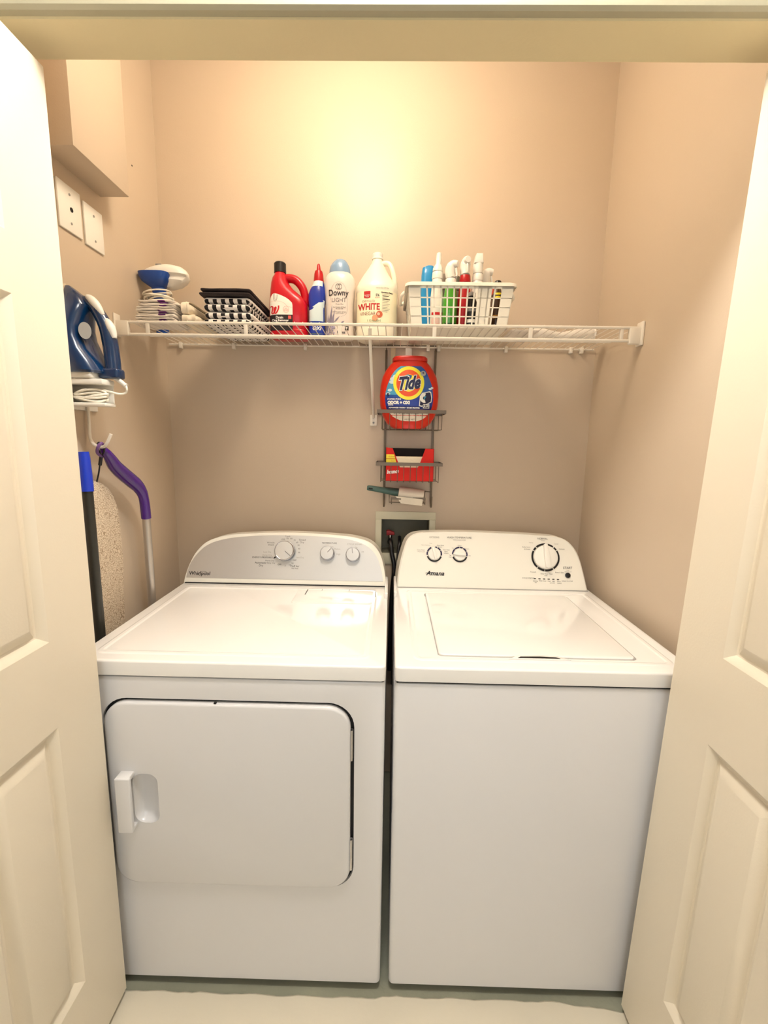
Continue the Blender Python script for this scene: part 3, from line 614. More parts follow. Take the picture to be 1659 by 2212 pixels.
b.strip([(Z+.052, bx-.0275, bx+.0275), (Z+.07, bx-.0272, bx+.0272), (Z+.088, bx-.0270, bx+.0270), (Z+.1, bx-.010, bx+.0268), (Z+.112, bx+.008, bx+.0275), (Z+.122, bx+.024, bx+.0285)], lambda u, v: f2(u, v, .0008), lw, 14)
b.strip([(Z+.168, bx-.017, bx+.022), (Z+.178, bx-.0125, bx+.0215), (Z+.187, bx-.010, bx+.021)], lambda u, v: f2(u, v, .0008), lw, 12)
b.strip([(Z+.002, bx-.025, bx+.025), (Z+.012, bx-.027, bx+.027)], lambda u, v: f2(u, v, .0008), M('label_grey_green', (96, 116, 100), .4), 10)
b.text('OXI', .017, None, tb, fn=at(f2, bx+.002, Z+.028, .0012), bold=.0006, shear=.2); b.build('label', bb, smooth=60)
# fabric beads
D3 = thing('scent_bead_bottle', 'pale fabric freshener bottle with domed grey-blue cap on the wire shelf', 'bottle', (-.191, 1.64, Z))
bx = -.1895; secs = [(Z, bx, 1.64, .046, .036, 2.6), (Z+.004, bx, 1.64, .050, .040, 2.6), (Z+.06, bx, 1.64, .0470, .040, 2.6), (Z+.11, bx, 1.64, .0480, .040, 2.6), (Z+.150, bx, 1.64, .0520, .041, 2.5), (Z+.180, bx, 1.64, .0545, .041, 2.4), (Z+.198, bx, 1.64, .0510, .039, 2.3), (Z+.210, bx, 1.64, .0430, .034, 2.2), (Z+.214, bx, 1.64, .0370, .031, 2.2), (Z+.218, bx, 1.64, .034, .029, 2.2)]
b = MB(); b.loft(secs, M('bead_bottle', (226, 214, 204), .35, coat=.2), 40); bb = b.build('bottle_body', D3)
cs = [(Z+.214, bx, 1.64, .0365, .031, 2.2), (Z+.225, bx, 1.64, .0360, .0305, 2.2), (Z+.238, bx, 1.64, .0330, .029, 2.1), (Z+.250, bx+.001, 1.64, .026, .024, 2), (Z+.258, bx+.002, 1.64, .018, .018, 2), (Z+.262, bx+.002, 1.64, .008, .008, 2)]
b = MB(); b.loft(cs, M('cap_blue_grey', (130, 160, 190), .25, coat=.5), 36); b.build('cap', D3)
f3_ = surf(secs); b = MB(); g = lambda k: (lambda u, v: f3_(u, v, k)); lb = M('label_light', (232, 224, 216), .5); bk = M('label_ink', (50, 44, 46), .5)
brush(b, [Vector(p) for p in [(bx-.027, .120, 0), (bx-.027, .145, 0), (bx-.0235, .160, 0), (bx-.014, .173, 0), (bx, .178, 0), (bx+.014, .173, 0), (bx+.0235, .160, 0), (bx+.028, .145, 0), (bx+.029, .090, 0), (bx+.027, .078, 0), (bx+.020, .070, 0), (bx+.008, .066, 0)]], .0005, g(.001), M('label_line', (176, 166, 160), .5), Z)
b.ring(bx-.003, Z+.1620, .0062, .0074, 0, 360, g(.0012), bk, 20, 1.25); b.ring(bx+.004, Z+.1620, .0062, .0074, 0, 360, g(.0012), bk, 20, 1.25)
b.text('Downy', .0270, None, bk, fn=at(f3_, bx-.001, Z+.1420, .0012), bold=.0004, sx=.86)
b.text('LIGHT', .0190, None, M('label_mid', (120, 110, 108), .5), fn=at(f3_, bx+.001, Z+.1190, .0012), sx=.95)
for k, (s_, z) in enumerate((('Ocean Mist', .106), ('IN-WASH SCENT', .096), ('BOOSTER', .091), ('parfum pour lavage', .082), ('scent beads', .0775))): b.text(s_, .0058, None, bk if k != 3 else ink_m, fn=at(f3_, bx+.003, Z+z, .0012))
lv = M('label_lavender', (140, 132, 150), .5); lv2 = M('label_lavender_pale', (176, 166, 190), .5)
for (x0, z0, x1, z1, wd) in ((-.040, .01, -.036, .075, .004), (-.034, .01, -.022, .105, .005), (-.030, .02, -.012, .090, .004), (-.042, .0, -.044, .05, .003), (-.026, .005, -.016, .062, .004), (-.018, .045, .004, .068, .0025), (.006, .043, .02, .052, .003)):
    dx, dz = x1-x0, z1-z0; L = math.hypot(dx, dz); nx, nz = -dz/L*wd, dx/L*wd
    b.poly([(bx+x0, z0), (bx+x0+dx*.5+nx, z0+dz*.5+nz), (bx+x1, z1), (bx+x0+dx*.5-nx, z0+dz*.5-nz)], lambda u, v: f3_(u, Z+v, .0014), lv)
for k in range(14): q = (bx-.042+random.random()*.03, .004+random.random()*.03); b.ring(q[0], Z+q[1], 0, .0035, 0, 360, g(.0018), lv2 if k % 2 else lv, 6)
b.strip([(Z+.0220, bx+.022, bx+.034), (Z+.0360, bx+.022, bx+.034)], g(.0014), bk, 4); b.text('F', .010, None, tb, fn=at(f3_, bx+.028, Z+.0285, .002), bold=.0005)
b.text('14.8oz', .0110, None, bk, fn=at(f3_, bx+.008, Z+.0150, .0014), bold=.0004); b.build('label', bb, smooth=60)
# vinegar jug
V4 = thing('vinegar_jug', 'translucent white gallon vinegar jug with loop handle on the wire shelf', 'bottle', (-.0605, 1.655, Z))
bx = -.0605; vm = M('milky_plastic', (244, 236, 214), .35, coat=.3, trans=.0); secs = [(Z, bx, 1.66, .062, .062, 2.6), (Z+.005, bx, 1.66, .071, .069, 2.6), (Z+.030, bx, 1.66, .0735, .071, 2.6), (Z+.036, bx, 1.66, .0715, .0695, 2.6), (Z+.042, bx, 1.66, .0725, .071, 2.6), (Z+.150, bx, 1.66, .0725, .071, 2.6), (Z+.158, bx, 1.66, .0740, .072, 2.6), (Z+.172, bx, 1.66, .0720, .070, 2.5),
        (Z+.190, bx-.002, 1.66, .0620, .060, 2.3), (Z+.215, bx-.003, 1.66, .046, .047, 2.1), (Z+.240, bx-.001, 1.66, .0300, .033, 2), (Z+.258, bx, 1.66, .0200, .021, 2), (Z+.272, bx, 1.66, .0165, .0165, 2)]
b = MB(); b.loft(secs, vm, 44)
b.tube(spline([(bx+.012, 1.655, Z+.252), (bx+.030, 1.65, Z+.2555), (bx+.044, 1.645, Z+.248), (bx+.054, 1.64, Z+.225), (bx+.061, 1.64, Z+.195), (bx+.063, 1.645, Z+.165)], 6), .0085, vm, 12); bb = b.build('bottle_body', V4)
b = MB(); b.lathe([(.0195, 0), (.0195, .006), (.018, .0065), (.0185, .008), (.0185, .018), (.015, .020)], (bx, 1.66, Z+.270), (0, 0, 1), white_m, 26); b.build('cap', V4)
f4 = surf(secs); g4 = lambda k: (lambda u, v: f4(u, v, k)); b = MB(); yl = M('label_cream', (248, 240, 206), .5); wr = M('label_wine', (190, 36, 34), .5)
b.strip([(Z+.045, bx-.068, bx+.069), (Z+.10, bx-.068, bx+.069), (Z+.148, bx-.068, bx+.069)], g4(.0008), yl, 26)
b.strip([(Z+.125, bx-.042, bx-.020), (Z+.130, bx-.042, bx-.020), (Z+.146, bx-.042, bx-.020)], g4(.0014), wr, 5)
b.poly([(bx-.042, .1253), (bx-.020, .1253), (bx-.031, .1222)], lambda u, v: f4(u, Z+v, .0014), wr)
b.text('MEMBERS', .0045, None, tb, fn=at(f4, bx-.031, Z+.1330, .002)); b.text('MARK', .0045, None, tb, fn=at(f4, bx-.031, Z+.1285, .002))
b.text('5%', .0110, None, ink_m, fn=at(f4, bx+.004, Z+.1330, .0016), bold=.0003); b.text('ACIDITY', .0045, None, wr, fn=at(f4, bx+.004, Z+.1250, .0016))
b.text('DISTILLED', .0095, None, M('label_brown', (150, 90, 70), .5), fn=at(f4, bx-.026, Z+.1140, .0016))
b.text('WHITE', .0290, None, wr, fn=at(f4, bx-.025, Z+.0955, .0016), bold=.0009, sx=.82)
b.text('VINEGAR', .0160, None, M('label_brown', (150, 90, 70), .5), fn=at(f4, bx-.029, Z+.0740, .0016), sx=.8)
b.ring(bx+.011, Z+.0720, 0, .0110, 0, 360, g4(.0018), M('onion', (204, 96, 60), .5), 20); b.ring(bx+.008, Z+.0730, 0, .0050, 0, 360, g4(.0024), M('onion_shine', (240, 190, 160), .5), 16)
b.ring(bx-.004, Z+.0600, 0, .0100, 0, 360, g4(.0022), M('onion_pale', (228, 160, 120), .5), 20)
b.text('1 GALLON', .0100, None, M('label_green', (110, 130, 70), .5), fn=at(f4, bx-.008, Z+.0510, .0026))
b.text('Nutrition Facts', .0062, None, bk, fn=at(f4, bx+.0355, Z+.1420, .0016), bold=.0003)
for k in range(12): b.strip([(Z+.1350-k*.005, bx+.021, bx+.046-(k % 3)*.004), (Z+.1350-k*.005+(.0022 if k in (1, 3) else .0010), bx+.021, bx+.046-(k % 3)*.004)], g4(.0016), bk if k in (1, 3) else ink_m, 6)
b.strip([(Z+.078, bx+.0195, bx+.0200), (Z+.145, bx+.0195, bx+.0200)], g4(.0016), M('label_line', (176, 166, 160), .5), 1)
b.text('best by date 091224', .0052, None, ink_m, fn=at(f4, bx+.020, Z+.1560, .0016)); b.build('label', bb, smooth=60)

# ------------------------------------------------------------ basket and what stands in it
BK = thing('plastic_basket', 'white lattice plastic basket full of spray bottles on the shelf', 'basket', (.205, 1.58, Z))
def bil(c, u, v): a = c[0].lerp(c[1], u); d = c[3].lerp(c[2], u); return a.lerp(d, v)
def lattice(b, c, us, vs_, wu, wv, solid, mat, th):
    c = [Vector(p) for p in c]; nrm = (c[1]-c[0]).cross(c[3]-c[0]).normalized()*th
    def q(u0, u1, v0, v1):
        p = [bil(c, u0, v0), bil(c, u1, v0), bil(c, u1, v1), bil(c, u0, v1)]; p += [x_+nrm for x_ in p]
        b.add(p, [[3, 2, 1, 0], [4, 5, 6, 7], [0, 1, 5, 4], [1, 2, 6, 5], [2, 3, 7, 6], [3, 0, 4, 7]], mat)
    for u in us: q(u-wu/2, u+wu/2, 0, 1)
    for v in vs_: q(0, 1, v-wv/2, v+wv/2)
    for s_ in solid: q(*s_)
bx0, bx1, tx0, tx1 = .058, .350, .0445, .3635; by0, by1, ty0, ty1 = 1.462, 1.690, 1.448, 1.704; zb, zt = Z, 1.908
cs = [(bx0, by0), (bx1, by0), (bx1, by1), (bx0, by1)]; ts = [(tx0, ty0), (tx1, ty0), (tx1, ty1), (tx0, ty1)]
b = MB()
for i in range(4):
    j = (i+1) % 4; A = (*cs[i], zb); B_ = (*cs[j], zb); C_ = (*ts[j], zt); D_ = (*ts[i], zt); nn = 12 if i % 2 == 0 else 9
    lo, hi = .105, .895
    us = [lo+(hi-lo)*k/nn for k in range(1, nn)]
    sol = [(0, lo, 0, 1), (hi, 1, 0, 1), (0, 1, 0, .05), (0, 1, .90, 1)]
    if i == 0: sol.append((.665, .80, 0, 1))
    lattice(b, (A, B_, C_, D_), us, [.05+.85*k/4 for k in (1, 2, 3)], .015, .026, sol, cream_m, .0025)
b.box(bx0, bx1, by0, by1, zb, zb+.003, cream_m); b.build('basket_wall', BK)
b = MB()
def rloop(x0, x1, y0, y1, r, z): return [(p[0], p[1], z) for p in rrect(x0, x1, y0, y1, r, 6)]
prev = None
for (ins, z) in ((.004, zt-.002), (.001, zt+.003), (-.005, zt+.004), (-.011, zt+.001), (-.012, zt-.008), (-.010, zt-.008), (-.009, zt-.002), (-.003, zt-.002)):
    cur = rloop(tx0+ins, tx1-ins, ty0+ins, ty1-ins, .02, z)
    if prev:
        n = len(cur)
        for k in range(n): b.add([prev[k], prev[(k+1) % n], cur[(k+1) % n], cur[k]], [[0, 1, 2, 3]], cream_m)
    prev = cur
b.build('rim', BK, fix=True)
for sx_ in (-1, 1):
    xe = tx0-.010 if sx_ < 0 else tx1+.010
    b = MB(); b.tube(spline([(xe, 1.52, zt-.002), (xe+sx_*.012, 1.53, zt-.012), (xe+sx_*.013, 1.575, zt-.015), (xe+sx_*.012, 1.62, zt-.012), (xe, 1.63, zt-.002)], 6), .005, cream_m, 10); b.build('handle', BK)
def spray(x, y, zt_, w_, hue, bodymat, headmat, label, band=None, head='spray', ang=0, g=None, zb_=None):
    zb_ = zb_ or Z+.0045; r = thing('spray_bottle', label, 'bottle', (x, y, zb_), g)
    zn = zt_-.058; e = w_/2
    secs = [(zb_, x, y, e*.9, e*.8, 2.6), (zb_+.004, x, y, e, e*.9, 2.6), (zb_+(zn-zb_)*.55, x, y, e, e*.9, 2.5), (zb_+(zn-zb_)*.72, x, y, e*.86, e*.8, 2.2), (zn-.022, x, y, .0165, .0165, 2), (zn-.018, x, y, .0145, .0145, 2)]
    b = MB(); b.loft(secs, bodymat, 28); bo = b.build('bottle_body', r)
    if band:
        ff_ = surf(secs); b = MB()
        for (h0, h1, m_) in band: b.strip([(zb_+h0, x-e*.8, x+e*.8), (zb_+h1, x-e*.8, x+e*.8)], lambda u, v: ff_(u, v, .0008), m_, 8)
        b.build('label', bo)
    b = MB(); b.lathe([(.0178, 0), (.0182, .004), (.0168, .020), (.0160, .0215)], (x, y, zn-.024), (0, 0, 1), hue, 22); b.lathe([(.0162, 0), (.0162, .0015)], (x, y, zn-.0025), (0, 0, 1), grey_m, 22); b.build('collar', r)
    b = MB()
    if head == 'trigger':
        a = rad(ang); dx, dy = sin(a), -cos(a); H = zn-.001
        pp = spline([(x, y, H), (x-dx*.003, y-dy*.003, H+.016), (x-dx*.001, y-dy*.001, H+.032), (x+dx*.008, y+dy*.008, H+.042), (x+dx*.022, y+dy*.022, H+.041)], 5)
        b.tube(pp, .012, headmat, 16, rs=[.0150+.0015*sin(min(1, k/14)*PI)-(.0060*max(0, (k-12)/8)) for k in range(len(pp))])
        b.tube([(x+dx*.016, y+dy*.016, H+.030), (x+dx*.020, y+dy*.020, H+.010), (x+dx*.018, y+dy*.018, H+.004)], .0035, headmat, 8); b.build('trigger_head', r)
    elif head == 'square':
        b.lathe([(.0155, 0), (.0170, .018), (.0150, .032)], (x, y, zn-.001), (0, 0, 1), headmat, 20); b.prism([(-.0145, 0), (.0145, 0), (.0115, .029), (-.0085, .029)], XZat(y-.016) @ Matrix.Translation((x, zn+.028, 0)), .034, headmat, .003); b.build('trigger_head', r)
    else:
        b.lathe([(.0165, 0), (.0160, .010), (.0105, .020), (.0085, .024), (.0085, .048), (.0075, .056), (.004, .058)], (x, y, zn-.001), (.06, 0, 1), headmat, 20); b.build('spray_head', r)
    return r
org = M('label_orange', (214, 120, 60), .5); pnk = M('label_blush', (232, 196, 186), .5); grn = M('green_liquid', (70, 160, 40), .2, coat=.5); dgrn = M('label_deep_green', (20, 96, 34), .4)
spray(.1390, 1.54, 2.033, .042, white_m, white_m, white_m, 'white bottle with slim upright nozzle, nearest the blue flask in the basket', [(.010, .022, org), (.022, .040, pnk), (.050, .058, M('label_red', (206, 24, 34), .5))], 'spray')
spray(.1800, 1.52, 2.006, .046, white_m, grn, white_m, 'green bottle with white hooked trigger head in the basket', [(.0, .02, dgrn)], 'trigger', 62)
spray(.2270, 1.53, 2.020, .044, dred_m, dred_m, white_m, 'dark red bottle with white trigger head in the basket', None, 'trigger', 12)
spray(.2700, 1.545, 2.030, .046, white_m, white_m, white_m, 'white spray bottle with square boxy head in the basket', None, 'square')
spray(.3060, 1.590, 2.010, .040, white_m, white_m, white_m, 'white trigger bottle whose nozzle points right, behind the square-headed one', None, 'trigger', 88)
r = thing('flask', 'bright blue flat flask at the left end of the basket', 'bottle', (.108, 1.60, Z+.0045))
b = MB(); b.loft([(Z+.0045, .112, 1.60, .022, .02, 3), (Z+.15, .112, 1.60, .024, .022, 3), (Z+.20, .112, 1.60, .022, .020, 3), (Z+.222, .113, 1.60, .020, .016, 3), (Z+.229, .117, 1.60, .012, .010, 2.5)], M('sky_blue_plastic', (14, 140, 200), .3, coat=.3), 30); b.build('bottle_body', r)
def jar(x, y, w_, h_, m_, capm, caph, label, name='bottle', band=None, e=2.4):
    z0 = Z+.0045; r = thing(name, label, 'bottle', (x, y, z0)); secs = [(z0, x, y, w_*.46, w_*.42, e), (z0+.004, x, y, w_*.5, w_*.46, e), (z0+h_*.7, x, y, w_*.5, w_*.46, e), (z0+h_*.85, x, y, w_*.3, w_*.3, 2), (z0+h_*.9, x, y, w_*.28, w_*.28, 2)]
    b = MB(); b.loft(secs, m_, 26); bo = b.build('bottle_body', r)
    b = MB(); b.lathe([(w_*.34, 0), (w_*.34, caph*.8), (w_*.26, caph)], (x, y, z0+h_*.88), (0, 0, 1), capm, 22); b.build('cap', r)
    if band:
        ff_ = surf(secs); b = MB()
        for (h0, h1, mm) in band: b.strip([(z0+h0, x-w_*.4, x+w_*.4), (z0+h1, x-w_*.4, x+w_*.4)], lambda u, v: ff_(u, v, .0008), mm, 8)
        b.build('label', bo)
jar(.1620, 1.600, .036, .170, M('smoke_plastic', (130, 126, 116), .3), M('grey_cap', (150, 140, 130), .4), .05, 'grey-capped bottle between the slim nozzle and the green bottle')
jar(.2120, 1.620, .040, .175, M('olive_grey_plastic', (104, 98, 78), .3), M('olive_cap', (92, 88, 74), .4), .045, 'olive grey bottle behind the green bottle in the basket')
jar(.2420, 1.475, .034, .105, black_m, M('grey_cap', (150, 140, 130), .4), .012, 'short black bottle with pale marks against the basket front', band=[(.012, .022, white_m), (.045, .058, grey_m)])
jar(.3290, 1.510, .034, .148, M('amber_dark', (60, 34, 14), .3, coat=.4), black_m, .020, 'black-capped dark amber bottle with yellow label in the basket', band=[(.095, .112, M('label_yellow', (238, 220, 40), .5)), (.035, .045, M('label_gold', (170, 120, 50), .5))], e=2)
jar(.3330, 1.600, .032, .152, M('brown_plastic', (110, 66, 26), .4), M('orange_cap', (216, 70, 30), .4), .02, 'brown bottle by the right end of the basket', band=[(.03, .06, white_m)])
r = thing('spray_can', 'slim can with small orange-red nozzle at the basket right end', 'spray can', (.3555, 1.560, Z+.0045)) if False else None
r = thing('glue_tube', 'thin tube with orange-red tip at the basket far right corner', 'tube', (.345, 1.66, Z+.0045))
b = MB(); b.lathe([(.011, 0), (.0115, .12), (.006, .135), (.005, .15)], (.345, 1.66, Z+.0045), (0, 0, 1), white_m, 18); b.build('tube_body', r)
b = MB(); b.lathe([(.007, 0), (.008, .01), (.007, .035), (.004, .040)], (.345+.052*0, 1.66, Z+.150), (.25, 0, 1), orange_m, 16); b.build('tip', r)

# ------------------------------------------------------------ cloths, pads, steamer on the shelf
def cloth_pad(b, x0, x1, y0, y1, z0, z1, mat, seed, rough=.002, n=14, fold=True):
    rnd = random.Random(seed); ph = [rnd.uniform(0, 6) for _ in range(6)]; zc = (z0+z1)/2; h = (z1-z0)/2; vs = []; fs = []; m_ = 20
    st_ = [(x0, .30, .010), (x0+h*.35, .75, .004), (x0+h, 1, .001)] + [(x0+(x1-x0)*k/n, 1, 0) for k in range(1, n)] + [(x1-h, 1, .001), (x1-h*.35, .75, .004), (x1, .30, .010)]
    for (x, hs_, dy_) in st_:
        u = (x-x0)/(x1-x0); wob = rough*sin(u*9+ph[0])+rough*.6*sin(u*17+ph[1])
        for j in range(m_):
            a = 2*PI*j/m_; cy = cos(a); sz = sin(a); hy = (y1-y0)/2-dy_*min(1, (y1-y0)*8)
            y = (y0+y1)/2 + hy*math.copysign(abs(cy)**.3, cy) + wob*.8*(1-abs(sz))
            vs.append((x+rough*.8*sin(y*60+ph[2])*(1-abs(2*u-1)), y, zc+h*hs_*math.copysign(abs(sz)**.55, sz)+wob*.35+rough*.3*sin(y*40+ph[3])))
    k_ = len(st_)
    for i in range(k_-1):
        for j in range(m_): fs.append([i*m_+j, i*m_+(j+1) % m_, (i+1)*m_+(j+1) % m_, (i+1)*m_+j])
    fs.append(list(range(m_))[::-1]); fs.append([(k_-1)*m_+j for j in range(m_)]); b.add(vs, fs, mat)
padm = M('white_fleece', (236, 226, 214), .9, bump=.6, bscale=250); purp = M('purple_stitching', (110, 50, 120), .9, bump=.5, bscale=400)
z = Z; N_ = 10; PG = 'white mop pads stacked below the steamer'
for k in range(N_):
    hh = .0060; ox = random.uniform(-.005, .004)+(-.004 if k < 3 else 0); l = 'white fleece mop pad with purple stripe, %s from the bottom of its stack' % ('', 'second', 'third', 'fourth', 'fifth', 'sixth', 'seventh', 'eighth', 'ninth', '')[k]
    if k == N_-1: l = 'topmost white mop pad of the stack under the steamer cord'
    if k == 0: l = 'bottom white mop pad of the stack, lying on the shelf wires'
    r = thing('mop_pad', l, 'mop pad', (-.735, 1.50, z), PG)
    b = MB(); cloth_pad(b, -.800+ox+.012*(k/N_), -.672+ox*1.5, 1.438+random.uniform(-.006, .006), 1.545, z+.0001, z+hh+.001, padm, k, .0036); b.build('fleece', r, smooth=60)
    b = MB(); cloth_pad(b, -.728+ox, -.700+ox, 1.4345, 1.547, z+.0002, z+hh+.0004, purp, k, .0008, 4); b.build('stripe', r, smooth=60)
    z += hh+.0006
zpt = z
b = MB(); cloth_pad(b, -.664, -.612, 1.440, 1.68, Z, Z+.030, M('ivory_cloth', (238, 224, 200), .8, bump=.3, bscale=200), 3, .003, 10)
cloth_pad(b, -.664, -.634, 1.446, 1.64, Z+.026, Z+.068, M('ivory_cloth', (238, 224, 200), .8), 5, .003, 10); tag(b.build('folded_cloth', loc=(-.638, 1.56, Z), smooth=60), 'plain ivory folded cloth between the mop pads and checked towels', 'cloth')
z = Z
for k in range(4):
    l = ('checked towel at the bottom, resting on the shelf wires', 'black and white checked towel, second from the bottom', 'black and white checked towel, third from the bottom', 'checked towel directly under the black pot holders')[k]
    hh = .0215; b = MB(); cloth_pad(b, -.603+random.uniform(-.004, .004), -.452+random.uniform(-.003, .003), 1.468+random.uniform(-.004, .004), 1.71, z+.0003, z+hh, check_m, 20+k, .0018, 14)
    tag(b.build('folded_towel', loc=(-.53, 1.59, z+.0003), smooth=60), l, 'towel', 'checked towels stacked on the shelf'); z += hh+.0006
for k in range(2):
    l = ('upper black pot holder on top of the checked towels', 'lower black pot holder, sandwiched above the checked towels')[1-k]
    b = MB(); cloth_pad(b, -.612+.004*k, -.450+.002*k, 1.458, 1.715, z+.0001, z+.0110, M('black_quilt', (46, 36, 36), .85, bump=1, bscale=120), 40+k, .0024, 14)
    tag(b.build('pot_holder', loc=(-.53, 1.59, z+.0003), smooth=60), l, 'pot holder', 'black pot holders on the towel stack'); z += .0108
# steamer
ST = thing('garment_steamer', 'blue and white handheld garment steamer standing in the back left corner', 'steamer', (-.795, 1.60, Z))
sb = M('steamer_blue', (10, 66, 150), .35, coat=.2)
b = MB(); b.loft([(Z, -.800, 1.60, .020, .020, 2.2), (Z+.06, -.800, 1.60, .019, .019, 2.2), (Z+.125, -.800, 1.595, .0210, .0200, 2.2), (Z+.146, -.800, 1.59, .0225, .020, 2.2), (Z+.154, -.802, 1.585, .032, .026, 2.4), (Z+.164, -.804, 1.582, .044, .030, 2.8), (Z+.178, -.805, 1.580, .050, .032, 3.2), (Z+.190, -.805, 1.580, .0510, .032, 3.4), (Z+.191, -.805, 1.580, .049, .030, 3.4)], sb, 40); b.build('handle', ST)
b = MB(); b.loft([(Z+.152, -.770, 1.61, .018, .018, 2.2), (Z+.160, -.762, 1.61, .034, .028, 2.3), (Z+.172, -.762, 1.61, .050, .036, 2.4), (Z+.186, -.762, 1.612, .058, .034, 2.5), (Z+.1905, -.779, 1.602, .0765, .036, 2.8), (Z+.197, -.779, 1.602, .0760, .036, 2.8), (Z+.207, -.775, 1.602, .066, .034, 2.5), (Z+.216, -.770, 1.602, .048, .028, 2.3), (Z+.221, -.768, 1.60, .022, .018, 2.2)], white_m, 40)
b.box(-.800, -.780, 1.575, 1.597, Z+.213, Z+.2205, grey_m, .002); b.build('steam_head', ST)
b = MB(); co = []
for k in range(170):
    a = k*.30; rr = .026+.016*random.random()+.010*sin(k*.11); co.append((-.803+(.040+.010*sin(k*.13))*cos(a), 1.592+(.034+.008*sin(k*.17))*sin(a), 1.884+.030*(k/170)+.006*sin(a+k*.05)))
co = [(x_, y_, z_) for x_, y_, z_ in co if x_ > XL+.004]
b.tube(spline(co, 2), .0024, cream_m, 8); b.build('cord', ST)
# white things lying at the right on the shelf
b = MB(); cloth_pad(b, .378, .470, 1.50, 1.66, Z, Z+.010, padm, 60, .002, 8); tag(b.build('flat_cloth', loc=(.42, 1.58, Z), smooth=60), 'thin flat white cloth on the shelf against the basket right end', 'cloth')
RB = thing('rolled_bag', 'rolled white plastic sheet lying at the right end of the shelf', 'roll', (.57, 1.60, Z))
rs_ = []; pts_ = []
for k in range(15): u = k/14; pts_.append((.470+.225*u, 1.585+.06*u, Z+.017+.002*sin(u*9)+.012*max(0, u-.5)*2)); rs_.append(.014+.002*sin(u*11+1)+.034*max(0, u-.62))
b = MB(); b.tube(spline(pts_, 3), .016, M('crumpled_film', (240, 234, 224), .4, bump=.8, bscale=45), 16, rs=[rs_[min(14, k//3)] for k in range(43)]); b.build('roll_body', RB)
b = MB(); b.lathe([(.0075, 0), (.0075, .0012)], (.4697, 1.585, Z+.017), (-1, -.3, 0), black_m, 16); b.build('core_hole', RB)

# ------------------------------------------------------------ bronze hanging rack on the back wall
RK = thing('hanging_rack', 'bronze wire two-basket rack hanging under the shelf on the back wall', 'rack', (.06, YB, 1.165))
for x in (-.0255, .1590): b = MB(); b.box(x-.004, x+.004, YB-.010, YB-.004, 1.200, 1.768, bronze_m, .001); b.tube(spline([(x, YB-.008, 1.205), (x, YB-.012, 1.185), (x, YB-.03, 1.180), (x, YB-.040, 1.200), (x, YB-.041, 1.222)], 5), .003, bronze_m, 8); b.build('upright', RK)
b = MB(); b.tube([(-.0255, YB-.007, 1.766), (-.0255, YB-.007, 1.785), (.159, YB-.007, 1.785), (.159, YB-.007, 1.766)], .0025, bronze_m, 8)
b.build('top_hanger', RK)
def tier(zt_, zb_, x0, x1, xi0, xi1, yf, n, name='basket'):
    b = MB(); hb = .006
    for a in ((x0, x1, yf-.001, yf+.001), (x0, x0+.002, yf, YB-.004), (x1-.002, x1, yf, YB-.004), (x0, x1, YB-.006, YB-.004)): b.box(*a, zt_-hb, zt_+hb, bronze_m)
    for k in range(n):
        x = xi0+(xi1-xi0)*k/(n-1); b.tube([(x, yf+.001, zt_), (x, yf+.001, zb_), (x, YB-.006, zb_), (x, YB-.006, zt_)], .0014, bronze_m, 6)
    for (xe, s_) in ((x0+.018, 1), (x1-.014, -1)):
        b.tube([(xe, yf+.003, zt_), (xe, yf+.003, zb_), (xe, YB-.02, zb_-.0), (xe, YB-.02, zt_)], .0014, bronze_m, 6)
    for y in ((yf+YB)/2, YB-.008): b.tube([(x0+.018, y, zb_), (x1-.014, y, zb_)], .0016, bronze_m, 6)
    b.build(name, RK)
tier(1.5350, 1.474, -.0535, .1910, -.008, .130, 1.600, 7)
tier(1.3490, 1.284, -.0555, .1870, .000, .140, 1.612, 7)
b = MB(); b.box(.002, .040, YB-.078, YB-.076, 1.213, 1.222, bronze_m); b.box(.084, .1330, YB-.078, YB-.076, 1.213, 1.222, bronze_m)
b.tube([(-.005, YB-.008, 1.240), (-.005, YB-.03, 1.196), (.13, YB-.03, 1.194), (.135, YB-.008, 1.240)], .0016, bronze_m, 6)
for x in (.004, .131): b.tube([(x, YB-.077, 1.217), (x, YB-.077, 1.196), (x, YB-.006, 1.196)], .0016, bronze_m, 6)
b.tube([(-.0255, YB-.007, 1.252), (.159, YB-.007, 1.236)], .0018, bronze_m, 6); b.build('lower_rail', RK)
b = MB(); b.box(.046, .070, YB-.012, YB-.008, 1.735, 1.775, white_m, .001); tag(b.build('white_clip', loc=(.058, YB-.01, 1.735)), 'small white clip above the orange detergent tub', 'clip')
b = MB(); b.box(-.009, .009, YB-.006, YB-.003, 1.700, 1.776, M('paper_tag', (226, 206, 170), .8), .0005); tag(b.build('paper_strip', loc=(0, YB-.005, 1.70)), 'cream paper strip hanging between shelf and orange tub', 'paper')

# detergent tub
tz = 1.4765; tcx = .0605; TD = thing('detergent_tub', 'round-shouldered orange-red detergent tub in the top basket of the rack', 'tub', (tcx, 1.655, tz))
hw = [(0, .052), (.004, .060), (.018, .079), (.045, .0955), (.080, .1040), (.115, .1065), (.150, .1040), (.180, .0975), (.205, .0850), (.222, .0720), (.2335, .0600), (.2380, .0560)]
secs = [(tz+h, tcx, 1.655, w_, .050 if .02 < h < .2 else (.040 if h < .02 else .042), 2.7) for h, w_ in hw]
b = MB(); b.loft(secs, orange_m, 56); tb_ = b.build('tub_body', TD)
b = MB(); b.loft([(tz+.234, tcx, 1.655, .0600, .046, 3), (tz+.236, tcx, 1.655, .0625, .047, 3), (tz+.2450, tcx, 1.655, .0625, .047, 3), (tz+.2500, tcx, 1.655, .0580, .044, 3)], M('lid_orange', (204, 36, 22), .35), 44); b.build('lid', TD)
f = surf(secs); g = lambda k: (lambda u, v: f(tcx+u, tz+v, k)); b = MB()
